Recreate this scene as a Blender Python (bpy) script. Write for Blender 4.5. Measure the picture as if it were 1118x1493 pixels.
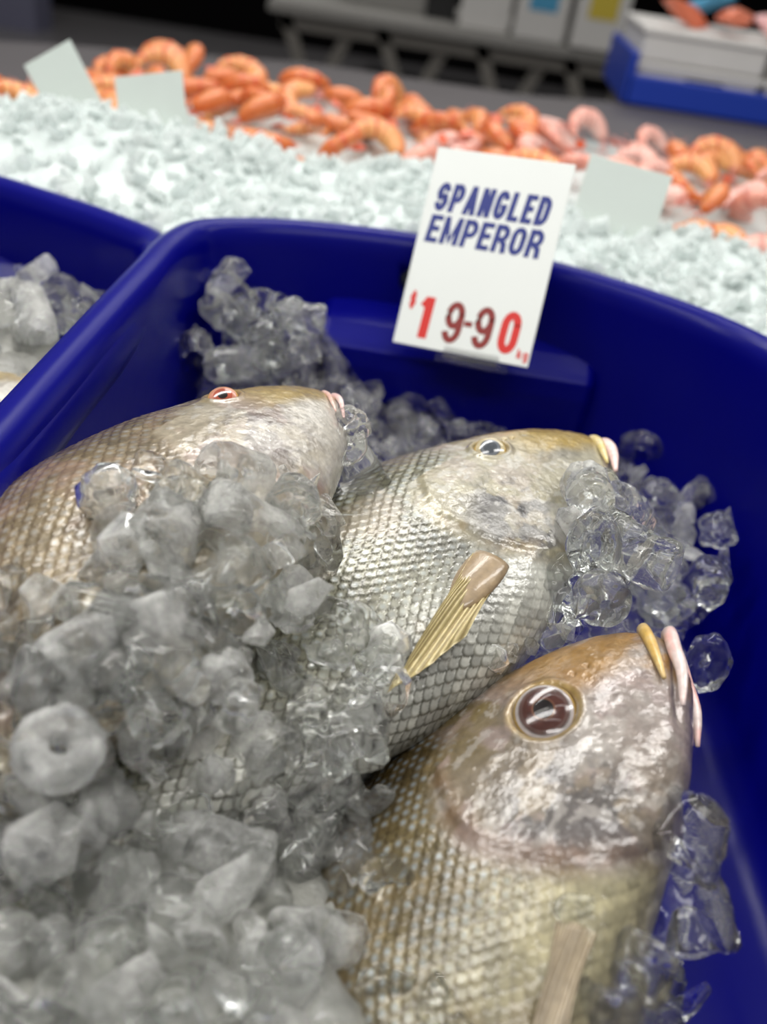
import bpy, bmesh, math, random
import numpy as np
from mathutils import Vector, Matrix, Euler, Quaternion

for o in list(bpy.data.objects):
    bpy.data.objects.remove(o, do_unlink=True)
SC = bpy.context.scene
COL = SC.collection

# ------------------------------------------------------------------ camera
PITCH, ROLL, FPX, IW, IH = 35.0, 9.0, 1293.0, 1118.0, 1493.0
cam = bpy.data.cameras.new('camera')
cam.sensor_fit = 'VERTICAL'
cam.sensor_height = 24.0
cam.lens = 24.0 * FPX / IH
cam.clip_start = 0.02
cam.clip_end = 60
cam_o = bpy.data.objects.new('camera', cam)
COL.objects.link(cam_o)
RCM = Matrix.Rotation(math.radians(90 - PITCH), 4, 'X') @ Matrix.Rotation(math.radians(ROLL), 4, 'Z')
cam_o.matrix_world = Matrix.Translation((0, 0, .36)) @ RCM
SC.camera = cam_o
cam.dof.use_dof = True
cam.dof.focus_distance = 0.54
cam.dof.aperture_fstop = (cam.lens / 1000.0) / 0.0088

# ------------------------------------------------------------------ world, lights, exposure
w = bpy.data.worlds.new('world')
SC.world = w
w.use_nodes = True
w.node_tree.nodes['Background'].inputs[0].default_value = (1.0, .985, .955, 1)
w.node_tree.nodes['Background'].inputs[1].default_value = 0.26
SC.view_settings.view_transform = 'Standard'
SC.view_settings.look = 'None'
SC.view_settings.gamma = 1
SC.view_settings.exposure = 0.14
SC.view_settings.use_curve_mapping = False
SC.cycles.max_bounces = 20
SC.cycles.transmission_bounces = 16
SC.cycles.glossy_bounces = 6
SC.cycles.diffuse_bounces = 4


def lamp(name, loc, size, power, target=(0, .5, 0), col=(1, .98, .95)):
    l = bpy.data.lights.new(name, 'AREA')
    l.shape = 'RECTANGLE'
    l.size, l.size_y = size
    l.energy = power
    l.color = col
    o = bpy.data.objects.new(name, l)
    COL.objects.link(o)
    o.location = loc
    d = Vector(target) - Vector(loc)
    o.rotation_euler = d.to_track_quat('-Z', 'Y').to_euler()
    return o


lamp('ceiling_or_fill_lamp', (-.65, 1.45, 1.7), (1.6, .22), 20)
lamp('ceiling_or_fill_lamp', (.85, .85, 1.8), (.22, 1.6), 17)
lamp('ceiling_or_fill_lamp', (-.95, .25, 1.7), (.22, 1.4), 13)
lamp('ceiling_or_fill_lamp', (.1, -.55, 1.6), (1.6, .22), 13)
lamp('ceiling_or_fill_lamp', (.4, 2.6, 2.2), (2.4, .3), 16, (.2, 1.6, 0))
lamp('ceiling_or_fill_lamp', (.2, 4.8, 2.4), (3, .6), 24, (.4, 4.5, 0))

lamp('ceiling_or_fill_lamp', (-2.2, 5.6, 2.4), (1.5, .4), 30, (-2.6, 6.6, 0))  # added fill lamp, only there to brighten the grey-blue pillar at far left

RC3 = np.array(RCM.to_3x3())
CP = np.array([0, 0, .36])


def ray(x, y):
    return RC3 @ np.array([(x - IW / 2) / FPX, -(y - IH / 2) / FPX, -1.0])


def at(x, y, z):
    d = ray(x, y)
    return CP + d * ((z - CP[2]) / d[2])


def aty(x, y, Y):
    d = ray(x, y)
    return CP + d * (Y / d[1])


def proj(p):
    c = RC3.T @ (np.asarray(p) - CP)
    return IW / 2 - FPX * c[0] / c[2], IH / 2 + FPX * c[1] / c[2]


# ------------------------------------------------------------------ numpy noise
def _hash(ix, iy, iz, seed):
    h = (ix * 374761393 + iy * 668265263 + iz * 2147483647 + seed * 1274126177) & 0xffffffff
    h = ((h ^ (h >> 13)) * 1274126177) & 0xffffffff
    h = (h ^ (h >> 16)) & 0xffffffff
    return h / 4294967295.0


def vnoise(x, y, z, seed=0):
    x, y, z = np.broadcast_arrays(np.asarray(x, float), np.asarray(y, float), np.asarray(z, float))
    ix, iy, iz = np.floor(x).astype(np.int64), np.floor(y).astype(np.int64), np.floor(z).astype(np.int64)
    fx, fy, fz = x - ix, y - iy, z - iz
    fx, fy, fz = [f * f * (3 - 2 * f) for f in (fx, fy, fz)]
    r = 0
    for a in (0, 1):
        for b in (0, 1):
            for c in (0, 1):
                wgt = (fx if a else 1 - fx) * (fy if b else 1 - fy) * (fz if c else 1 - fz)
                r = r + wgt * _hash(ix + a, iy + b, iz + c, seed)
    return r


def fbm(x, y, z, seed=0, oct=4):
    r, a, t = 0, 1.0, 0
    for i in range(oct):
        r = r + a * vnoise(np.asarray(x) * 2 ** i, np.asarray(y) * 2 ** i, np.asarray(z) * 2 ** i, seed + i)
        t += a
        a *= .55
    return r / t


def sm(a, b, x):
    t = np.clip((x - a) / (b - a), 0, 1)
    return t * t * (3 - 2 * t)


def lin(c):
    c = np.asarray(c, float) / 255.0
    return np.where(c <= .04045, c / 12.92, ((c + .055) / 1.055) ** 2.4)


def lc(*c):
    return tuple(lin(c)) + (1,)


# ------------------------------------------------------------------ object helpers
def link(name, me, mat=None, parent=None):
    o = bpy.data.objects.new(name, me)
    COL.objects.link(o)
    if mat:
        me.materials.append(mat)
    if parent:
        o.parent = parent
    return o


def tag(o, label, cat, group=None, kind=None):
    o['label'] = label
    o['category'] = cat
    if group:
        o['group'] = group
    if kind:
        o['kind'] = kind
    return o


def struct(o):
    o['kind'] = 'structure'
    return o


def empty(name, loc=(0, 0, 0)):
    o = bpy.data.objects.new(name, None)
    o.empty_display_size = .02
    COL.objects.link(o)
    o.location = loc
    return o


def npmesh(name, V, Fc, smooth=True, col=None):
    me = bpy.data.meshes.new(name)
    me.from_pydata([tuple(v) for v in V], [], [tuple(f) for f in Fc])
    if smooth:
        me.polygons.foreach_set('use_smooth', [True] * len(me.polygons))
    if col is not None:
        a = me.color_attributes.new('tint', 'FLOAT_COLOR', 'POINT')
        c4 = np.ones((len(V), 4), dtype=np.float32)
        c4[:, :3] = col
        a.data.foreach_set('color', c4.ravel())
    me.update()
    return me


def bmmesh(name, bm, smooth=False):
    bmesh.ops.recalc_face_normals(bm, faces=bm.faces)
    me = bpy.data.meshes.new(name)
    bm.to_mesh(me)
    bm.free()
    if smooth:
        me.polygons.foreach_set('use_smooth', [True] * len(me.polygons))
    return me


def add_box(bm, c, s, rot=None, bevel=0.0, seg=2):
    t = bmesh.new()
    bmesh.ops.create_cube(t, size=1)
    for v in t.verts:
        v.co = Vector((v.co.x * s[0], v.co.y * s[1], v.co.z * s[2]))
    if bevel:
        bmesh.ops.bevel(t, geom=t.edges[:], offset=bevel, segments=seg, affect='EDGES', profile=.5)
    M = Matrix.Translation(c) @ (rot.to_4x4() if rot is not None else Matrix.Identity(4))
    t.transform(M)
    m = bpy.data.meshes.new('t')
    t.to_mesh(m)
    t.free()
    bm.from_mesh(m)
    bpy.data.meshes.remove(m)


def tube(P, R, n=10, cap=True, flat=1.0, up=(0, 0, 1)):
    """tube along points P with radii R -> V, F"""
    P = [Vector(p) for p in P]
    V, Fc = [], []
    up = Vector(up)
    for i, p in enumerate(P):
        t = (P[min(i + 1, len(P) - 1)] - P[max(i - 1, 0)]).normalized()
        s = t.cross(up)
        if s.length < 1e-6:
            s = t.cross(Vector((1, 0, 0)))
        s.normalize()
        u = s.cross(t).normalized()
        for k in range(n):
            a = 2 * math.pi * k / n
            V.append(p + s * math.cos(a) * R[i] + u * math.sin(a) * R[i] * flat)
    for i in range(len(P) - 1):
        for k in range(n):
            Fc.append((i * n + k, i * n + (k + 1) % n, (i + 1) * n + (k + 1) % n, (i + 1) * n + k))
    if cap:
        Fc.append(tuple(range(n))[::-1])
        Fc.append(tuple((len(P) - 1) * n + k for k in range(n)))
    return [tuple(v) for v in V], Fc


def spline(xs, ys, x):
    """smooth hermite interpolation"""
    xs, ys, x = np.array(xs, float), np.array(ys, float), np.asarray(x, float)
    m = np.gradient(ys, xs, edge_order=1)
    i = np.clip(np.searchsorted(xs, x) - 1, 0, len(xs) - 2)
    h = xs[i + 1] - xs[i]
    t = np.clip((x - xs[i]) / h, 0, 1)
    return ((1 + 2 * t) * (1 - t) ** 2 * ys[i] + t * (1 - t) ** 2 * h * m[i] + t * t * (3 - 2 * t) * ys[i + 1]
            + t * t * (t - 1) * h * m[i + 1])


# ------------------------------------------------------------------ materials
def mat(name):
    m = bpy.data.materials.new(name)
    m.use_nodes = True
    nt = m.node_tree
    return m, nt, nt.nodes['Principled BSDF']


def simple(name, col, rough=.4, metal=0, coat=0, noise=0, nscale=20, bump=0, bscale=60, spec=.5):
    m, nt, b = mat(name)
    b.inputs['Base Color'].default_value = col
    b.inputs['Roughness'].default_value = rough
    b.inputs['Metallic'].default_value = metal
    b.inputs['Coat Weight'].default_value = coat
    b.inputs['Specular IOR Level'].default_value = spec
    tc = nt.nodes.new('ShaderNodeTexCoord')
    if noise:
        n = nt.nodes.new('ShaderNodeTexNoise')
        n.inputs['Scale'].default_value = nscale
        n.inputs['Detail'].default_value = 5
        nt.links.new(tc.outputs['Object'], n.inputs['Vector'])
        mx = nt.nodes.new('ShaderNodeMix')
        mx.data_type = 'RGBA'
        mx.inputs[6].default_value = tuple(c * (1 - noise) for c in col[:3]) + (1,)
        mx.inputs[7].default_value = tuple(min(1, c * (1 + noise)) for c in col[:3]) + (1,)
        nt.links.new(n.outputs['Fac'], mx.inputs[0])
        nt.links.new(mx.outputs[2], b.inputs['Base Color'])
    if bump:
        n = nt.nodes.new('ShaderNodeTexNoise')
        n.inputs['Scale'].default_value = bscale
        n.inputs['Detail'].default_value = 3
        nt.links.new(tc.outputs['Object'], n.inputs['Vector'])
        bp = nt.nodes.new('ShaderNodeBump')
        bp.inputs['Strength'].default_value = bump
        bp.inputs['Distance'].default_value = .002
        nt.links.new(n.outputs['Fac'], bp.inputs['Height'])
        nt.links.new(bp.outputs['Normal'], b.inputs['Normal'])
    return m


def tinted(name, rough=.3, coat=.6, metal=0.0, bump=.25, bscale=500, nmul=.18, sss=0.0, coat_rough=.06, dist=.0006):
    """surface coloured by its own point tint, wet coat and fine relief"""
    m, nt, b = mat(name)
    at_ = nt.nodes.new('ShaderNodeAttribute')
    at_.attribute_name = 'tint'
    tc = nt.nodes.new('ShaderNodeTexCoord')
    n = nt.nodes.new('ShaderNodeTexNoise')
    n.inputs['Scale'].default_value = 260
    n.inputs['Detail'].default_value = 4
    nt.links.new(tc.outputs['Object'], n.inputs['Vector'])
    mr = nt.nodes.new('ShaderNodeMapRange')
    mr.inputs['From Min'].default_value = .25
    mr.inputs['From Max'].default_value = .75
    mr.inputs['To Min'].default_value = 1 - nmul
    mr.inputs['To Max'].default_value = 1 + nmul
    nt.links.new(n.outputs['Fac'], mr.inputs['Value'])
    vm = nt.nodes.new('ShaderNodeVectorMath')
    vm.operation = 'SCALE'
    nt.links.new(at_.outputs['Color'], vm.inputs[0])
    nt.links.new(mr.outputs['Result'], vm.inputs['Scale'])
    nt.links.new(vm.outputs[0], b.inputs['Base Color'])
    b.inputs['Roughness'].default_value = rough
    b.inputs['Metallic'].default_value = metal
    b.inputs['Coat Weight'].default_value = coat
    b.inputs['Coat Roughness'].default_value = coat_rough
    b.inputs['Coat IOR'].default_value = 1.4
    if sss:
        b.inputs['Subsurface Weight'].default_value = sss
        b.inputs['Subsurface Scale'].default_value = .004
    n2 = nt.nodes.new('ShaderNodeTexNoise')
    n2.inputs['Scale'].default_value = bscale
    n2.inputs['Detail'].default_value = 3
    nt.links.new(tc.outputs['Object'], n2.inputs['Vector'])
    bp = nt.nodes.new('ShaderNodeBump')
    bp.inputs['Strength'].default_value = bump
    bp.inputs['Distance'].default_value = dist
    nt.links.new(n2.outputs['Fac'], bp.inputs['Height'])
    nt.links.new(bp.outputs['Normal'], b.inputs['Normal'])
    nt.links.new(bp.outputs['Normal'], b.inputs['Coat Normal'])
    return m


def ice_mat(name, lo, hi, rough=.04, white=(.93, .93, .90), bump=.35, bscale=3.2, nscale=1.7, vein=.45):
    m = bpy.data.materials.new(name)
    m.use_nodes = True
    nt = m.node_tree
    nt.nodes.clear()
    out = nt.nodes.new('ShaderNodeOutputMaterial')
    gl = nt.nodes.new('ShaderNodeBsdfGlass')
    gl.inputs['IOR'].default_value = 1.31
    gl.inputs['Roughness'].default_value = rough
    gl.inputs['Color'].default_value = (.995, 1, .995, 1)
    df = nt.nodes.new('ShaderNodeBsdfDiffuse')
    tr = nt.nodes.new('ShaderNodeBsdfTranslucent')
    df.inputs[0].default_value = white + (1,)
    tr.inputs[0].default_value = white + (1,)
    mx0 = nt.nodes.new('ShaderNodeMixShader')
    mx0.inputs[0].default_value = .5
    nt.links.new(df.outputs[0], mx0.inputs[1])
    nt.links.new(tr.outputs[0], mx0.inputs[2])
    tc = nt.nodes.new('ShaderNodeTexCoord')
    oi = nt.nodes.new('ShaderNodeObjectInfo')
    ad = nt.nodes.new('ShaderNodeVectorMath')
    ad.operation = 'ADD'
    nt.links.new(tc.outputs['Object'], ad.inputs[0])
    nt.links.new(oi.outputs['Random'], ad.inputs[1])
    n = nt.nodes.new('ShaderNodeTexNoise')
    n.inputs['Scale'].default_value = nscale
    n.inputs['Detail'].default_value = 4
    n.inputs['Roughness'].default_value = .65
    nt.links.new(ad.outputs[0], n.inputs['Vector'])
    mr = nt.nodes.new('ShaderNodeMapRange')
    mr.inputs['From Min'].default_value = .38
    mr.inputs['From Max'].default_value = .68
    mr.inputs['To Min'].default_value = lo
    mr.inputs['To Max'].default_value = hi
    nt.links.new(n.outputs['Fac'], mr.inputs['Value'])
    n3 = nt.nodes.new('ShaderNodeTexNoise')
    n3.inputs['Scale'].default_value = nscale * .9
    n3.inputs['Detail'].default_value = 2
    n3.inputs['Distortion'].default_value = 1.2
    nt.links.new(ad.outputs[0], n3.inputs['Vector'])
    m1 = nt.nodes.new('ShaderNodeMath')
    m1.operation = 'SUBTRACT'
    m1.inputs[1].default_value = .5
    nt.links.new(n3.outputs['Fac'], m1.inputs[0])
    m2 = nt.nodes.new('ShaderNodeMath')
    m2.operation = 'ABSOLUTE'
    nt.links.new(m1.outputs[0], m2.inputs[0])
    m3 = nt.nodes.new('ShaderNodeMapRange')
    m3.inputs['From Min'].default_value = 0
    m3.inputs['From Max'].default_value = .022
    m3.inputs['To Min'].default_value = vein
    m3.inputs['To Max'].default_value = 0
    nt.links.new(m2.outputs[0], m3.inputs['Value'])
    m4 = nt.nodes.new('ShaderNodeMath')
    m4.operation = 'ADD'
    m4.use_clamp = True
    nt.links.new(mr.outputs['Result'], m4.inputs[0])
    nt.links.new(m3.outputs['Result'], m4.inputs[1])
    mx = nt.nodes.new('ShaderNodeMixShader')
    nt.links.new(m4.outputs[0], mx.inputs[0])
    nt.links.new(gl.outputs[0], mx.inputs[1])
    nt.links.new(mx0.outputs[0], mx.inputs[2])
    n2 = nt.nodes.new('ShaderNodeTexNoise')
    n2.inputs['Scale'].default_value = bscale
    n2.inputs['Detail'].default_value = 3
    n2.inputs['Distortion'].default_value = .6
    nt.links.new(ad.outputs[0], n2.inputs['Vector'])
    bp = nt.nodes.new('ShaderNodeBump')
    bp.inputs['Strength'].default_value = bump
    bp.inputs['Distance'].default_value = .0016
    nt.links.new(n2.outputs['Fac'], bp.inputs['Height'])
    nt.links.new(bp.outputs['Normal'], gl.inputs['Normal'])
    nt.links.new(mx.outputs[0], out.inputs[0])
    return m


M_ICE = ice_mat('clear_ice', .0, .20, rough=.0, bump=.24, bscale=2.0, nscale=1.2, vein=.14)
M_ICE2 = ice_mat('cloudy_ice', .10, .58, rough=.14, bump=.20, bscale=2.2, nscale=1.0, vein=.0)
M_GLASSY = ice_mat('glassy_ice', .0, .05, rough=.0, bump=.15, bscale=1.5, vein=.06)
M_BED = ice_mat('clear_bed_ice', .0, .30, rough=.02, bump=1.0, bscale=90, nscale=50, vein=.4)
M_SLUSH = simple('packed_ice', lc(128, 128, 122), rough=.25, noise=.25, nscale=90, bump=.8, bscale=220)
M_SNOW = simple('crushed_ice_white', lc(194, 203, 201), rough=.25, noise=.06, nscale=60, bump=.6, bscale=150)
M_BLUE = simple('blue_plastic', (.0006, .0010, .145, 1), rough=.28, noise=.10, nscale=8, bump=.12, bscale=40, spec=.14)
M_FISH = tinted('fish_skin', rough=.32, coat=1.0, metal=.16, bump=.45, bscale=420, sss=.0)
M_LIP = tinted('fish_lip', rough=.35, coat=.7, bump=.15, bscale=600)
M_FIN = tinted('fin_membrane', rough=.35, coat=.6, bump=.1)
M_EYE = tinted('fish_eye', rough=.15, coat=1, bump=0.0, nmul=.1, coat_rough=.02)
M_CARD = simple('card_white', lc(226, 230, 226), rough=.45, noise=.02)
M_CARDB = simple('card_back', lc(205, 214, 208), rough=.45, noise=.02)
M_NAVY = simple('navy_ink', lc(16, 36, 122), rough=.5)
M_RED = simple('red_ink', lc(208, 34, 26), rough=.5)
M_DRED = simple('dark_red_ink', lc(132, 34, 28), rough=.5)
m, nt, b = mat('clear_plastic')
b.inputs['Transmission Weight'].default_value = 1
b.inputs['Roughness'].default_value = .05
b.inputs['IOR'].default_value = 1.45
M_PLASTIC = m
m, nt, b = mat('cornea')
b.inputs['Transmission Weight'].default_value = 1
b.inputs['Roughness'].default_value = .0
b.inputs['IOR'].default_value = 1.2
M_CORNEA = m

# ------------------------------------------------------------------ the fish bins
RIM_Z = .083
OUT_PTS = [(-.235, .30), (-.235, .70), (-.2335, .775), (-.220, .822), (-.178, .853), (-.118, .874), (-.016, .888), (.07, .884),
           (.135, .867), (.218, .830), (.29, .778), (.338, .71), (.361, .62), (.366, .45), (.366, .0), (.350, -.075),
           (.30, -.11), (.1, -.125), (-.13, -.12), (-.205, -.10), (-.232, -.04), (-.235, .05)]


def closed_curve(pts, n):
    P = np.array(pts)
    N = len(P)
    seg = np.linalg.norm(np.roll(P, -1, 0) - P, axis=1)
    out = []
    for i in range(N):
        p0, p1, p2, p3 = P[(i - 1) % N], P[i], P[(i + 1) % N], P[(i + 2) % N]
        k = max(2, int(round(seg[i] / seg.sum() * n)))
        d1, d0, d2 = seg[i], seg[(i - 1) % N], seg[(i + 1) % N]
        m1 = ((p1 - p0) / d0 + (p2 - p1) / d1) / 2 * d1
        m2 = ((p2 - p1) / d1 + (p3 - p2) / d2) / 2 * d1
        for t in np.arange(k) / k:
            out.append((1 + 2 * t) * (1 - t) ** 2 * p1 + t * (1 - t) ** 2 * m1 + t * t * (3 - 2 * t) * p2 + t * t * (t - 1) * m2)
    return np.array(out)


OUTL = closed_curve(OUT_PTS, 260)
OUT_PTS2 = list(OUT_PTS)
OUT_PTS2[9:13] = [(.222, .834), (.290, .803), (.340, .768), (.361, .66)]
OUTL2 = closed_curve(OUT_PTS2, 260)


def inset(P, d):
    T = np.roll(P, -1, 0) - np.roll(P, 1, 0)
    T /= np.linalg.norm(T, axis=1)[:, None]
    Nn = np.stack([T[:, 1], -T[:, 0]], 1)   # clockwise outline -> inward is to the right
    c = P.mean(0)
    if ((c - P) * Nn).sum() < 0:
        Nn = -Nn
    Q = P + Nn * d
    if d > .03:
        for _ in range(int(d * 300)):
            Q = (np.roll(Q, 1, 0) + 2 * Q + np.roll(Q, -1, 0)) / 4
    return Q


def build_bin(off, OUTL, sh=0.0):
    prof = [(-.205, .045), (-.20, .040), (.0, .010), (.04, .004), (.042, -.004), (.060, -.006), (.074, -.004), (.081, .000), (RIM_Z, .006), (.0825, .015),
            (.078, .021), (.069, .024), (.06, .0255), (-.02, .029), (-.10, .036), (-.165, .048), (-.182, .060), (-.188, .075), (-.19, .10)]
    V, Fc = [], []
    n = len(OUTL)
    for z, d in prof:
        for x, y in inset(OUTL, d):
            V.append((x, y, z))
    for i in range(len(prof) - 1):
        for k in range(n):
            Fc.append((i * n + k, i * n + (k + 1) % n, (i + 1) * n + (k + 1) % n, (i + 1) * n + k))
    Fc.append(tuple((len(prof) - 1) * n + k for k in range(n)))
    Fc.append(tuple(range(n))[::-1])
    me = npmesh('fish_bin', V, Fc)
    bm = bmesh.new()
    bm.from_mesh(me)
    bmesh.ops.recalc_face_normals(bm, faces=bm.faces)
    bm.to_mesh(me)
    bm.free()
    o = link('fish_bin', me, M_BLUE)
    # hand hole through the back wall
    hb = bmesh.new()
    add_box(hb, (.047 + sh, .87, .040), (.136, .20, .026), bevel=.0125, seg=4)
    ho = link('cut', bmmesh('cut', hb))
    md = o.modifiers.new('hole', 'BOOLEAN')
    md.object = ho
    md.operation = 'DIFFERENCE'
    md.solver = 'EXACT'
    dg = bpy.context.evaluated_depsgraph_get()
    me2 = bpy.data.meshes.new_from_object(o.evaluated_get(dg))
    o.modifiers.clear()
    o.data = me2
    bpy.data.objects.remove(ho, do_unlink=True)
    o.location = (off[0], off[1], off[2])
    # moulded grip step below the hole
    sb = bmesh.new()
    pr = [(.884, .0165), (.856, .0155), (.825, .004), (.806, -.006), (.799, -.012), (.797, -.03), (.803, -.19), (.884, -.19)]
    xs = [(-.092, .006, .012), (-.090, .002, .004), (-.084, 0, 0), (.178, 0, 0), (.184, .002, .004), (.186, .006, .012)]
    rows = []
    for x, dz, dy in xs:
        rows.append([sb.verts.new((x + sh, min(y + dy, .884), z - dz if z > -.1 else z)) for y, z in pr])
    for a, b_ in zip(rows, rows[1:]):
        for k in range(len(pr) - 1):
            sb.faces.new((a[k], a[k + 1], b_[k + 1], b_[k]))
    sb.faces.new(rows[0])
    sb.faces.new(rows[-1][::-1])
    s = link('grip_step', bmmesh('grip_step', sb, False), M_BLUE, o)
    bv = s.modifiers.new('b', 'BEVEL')
    bv.width = .003
    bv.segments = 3
    bv.limit_method = 'ANGLE'
    return o


bin1 = tag(build_bin((0, 0, 0), OUTL), 'large dark blue plastic bin holding the three whole fish in ice', 'bin')
OFF2 = (-.580, .030, -.010)
bin2 = tag(build_bin(OFF2, OUTL2, .032), 'blue plastic bin cut off by the left edge, heaped with cloudy ice', 'bin')

# ------------------------------------------------------------------ fish
HU = .165
ZT = [(0, .035), (.02, .085), (.06, .15), (.135, .235), (.25, .325), (.38, .40), (.55, .475), (.7, .53), (1.0, .61), (1.3, .645), (1.6, .63), (2.0, .53),
      (2.4, .34), (2.7, .17), (2.9, .13)]
ZB = [(0, -.02), (.02, -.055), (.06, -.115), (.13, -.18), (.25, -.245), (.46, -.335), (.8, -.43), (1.1, -.475), (1.4, -.48), (1.8, -.42), (2.2, -.30),
      (2.6, -.15), (2.9, -.12)]
WD = [(0, .03), (.02, .055), (.06, .085), (.15, .125), (.4, .195), (.7, .245), (1.0, .275), (1.3, .275), (1.7, .235), (2.2, .15), (2.7, .06), (2.9, .03)]


def prof(tab, x):
    a = np.array(tab)
    return spline(np.sqrt(a[:, 0]), a[:, 1], np.sqrt(np.maximum(x, 0)))


def side_y(x, z, tab=None):
    """half width of the plain body at distance x behind the snout and height z"""
    zt, zb, wd = prof(ZT, x), prof(ZB, x), prof(WD, x)
    s = np.clip((z - (zt + zb) / 2) / ((zt - zb) / 2), -1, 1)
    return wd * np.sqrt(1 - s * s) ** .8


def bend_y(x, b):
    return -b * np.maximum(0, x - 1.15) ** 2


def ell(x, z, cx, cz, rx, rz):
    return np.sqrt(((x - cx) / rx) ** 2 + ((z - cz) / rz) ** 2) - 1


def scales(x, v, pu, pv, seed):
    """imbricated scales: returns height, edge mask, centre spot mask, random per scale"""
    i0 = np.floor(x / pu).astype(int)
    best = np.full(x.shape, -1.0)
    edge = np.zeros(x.shape)
    spot = np.zeros(x.shape)
    rnd = np.zeros(x.shape)
    done = np.zeros(x.shape, bool)
    for di in (-1, 0):                      # scale nearest the head lies on top
        i = i0 + di
        off = (i % 2) * .5
        j = np.round(v / pv - off)
        vc = (j + off) * pv
        q = (x - i * pu) / (1.85 * pu)
        s = (v - vc) / (.56 * pv)
        d = np.sqrt(np.clip(q, 0, 9) ** 2 + (np.abs(s)) ** 2.2 * .9)
        cov = (d < 1) & (q >= 0) & ~done
        best = np.where(cov, q * .9 + .1 * (1 - s * s), best)
        edge = np.where(cov, sm(.72, .95, d), edge)
        spot = np.where(cov, np.exp(-(((q - .62) / .16) ** 2 + (s / .38) ** 2)), spot)
        rnd = np.where(cov, _hash(i, j.astype(int), 0, seed), rnd)
        done |= cov
    best = np.where(done, best, .0)
    edge = np.where(done, edge, 1.0)
    return best, edge, spot, rnd


def C3(c):
    return lin(c)[None, None, :]


def mixc(a, b_, t):
    return a * (1 - t[..., None]) + b_ * t[..., None]


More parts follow.
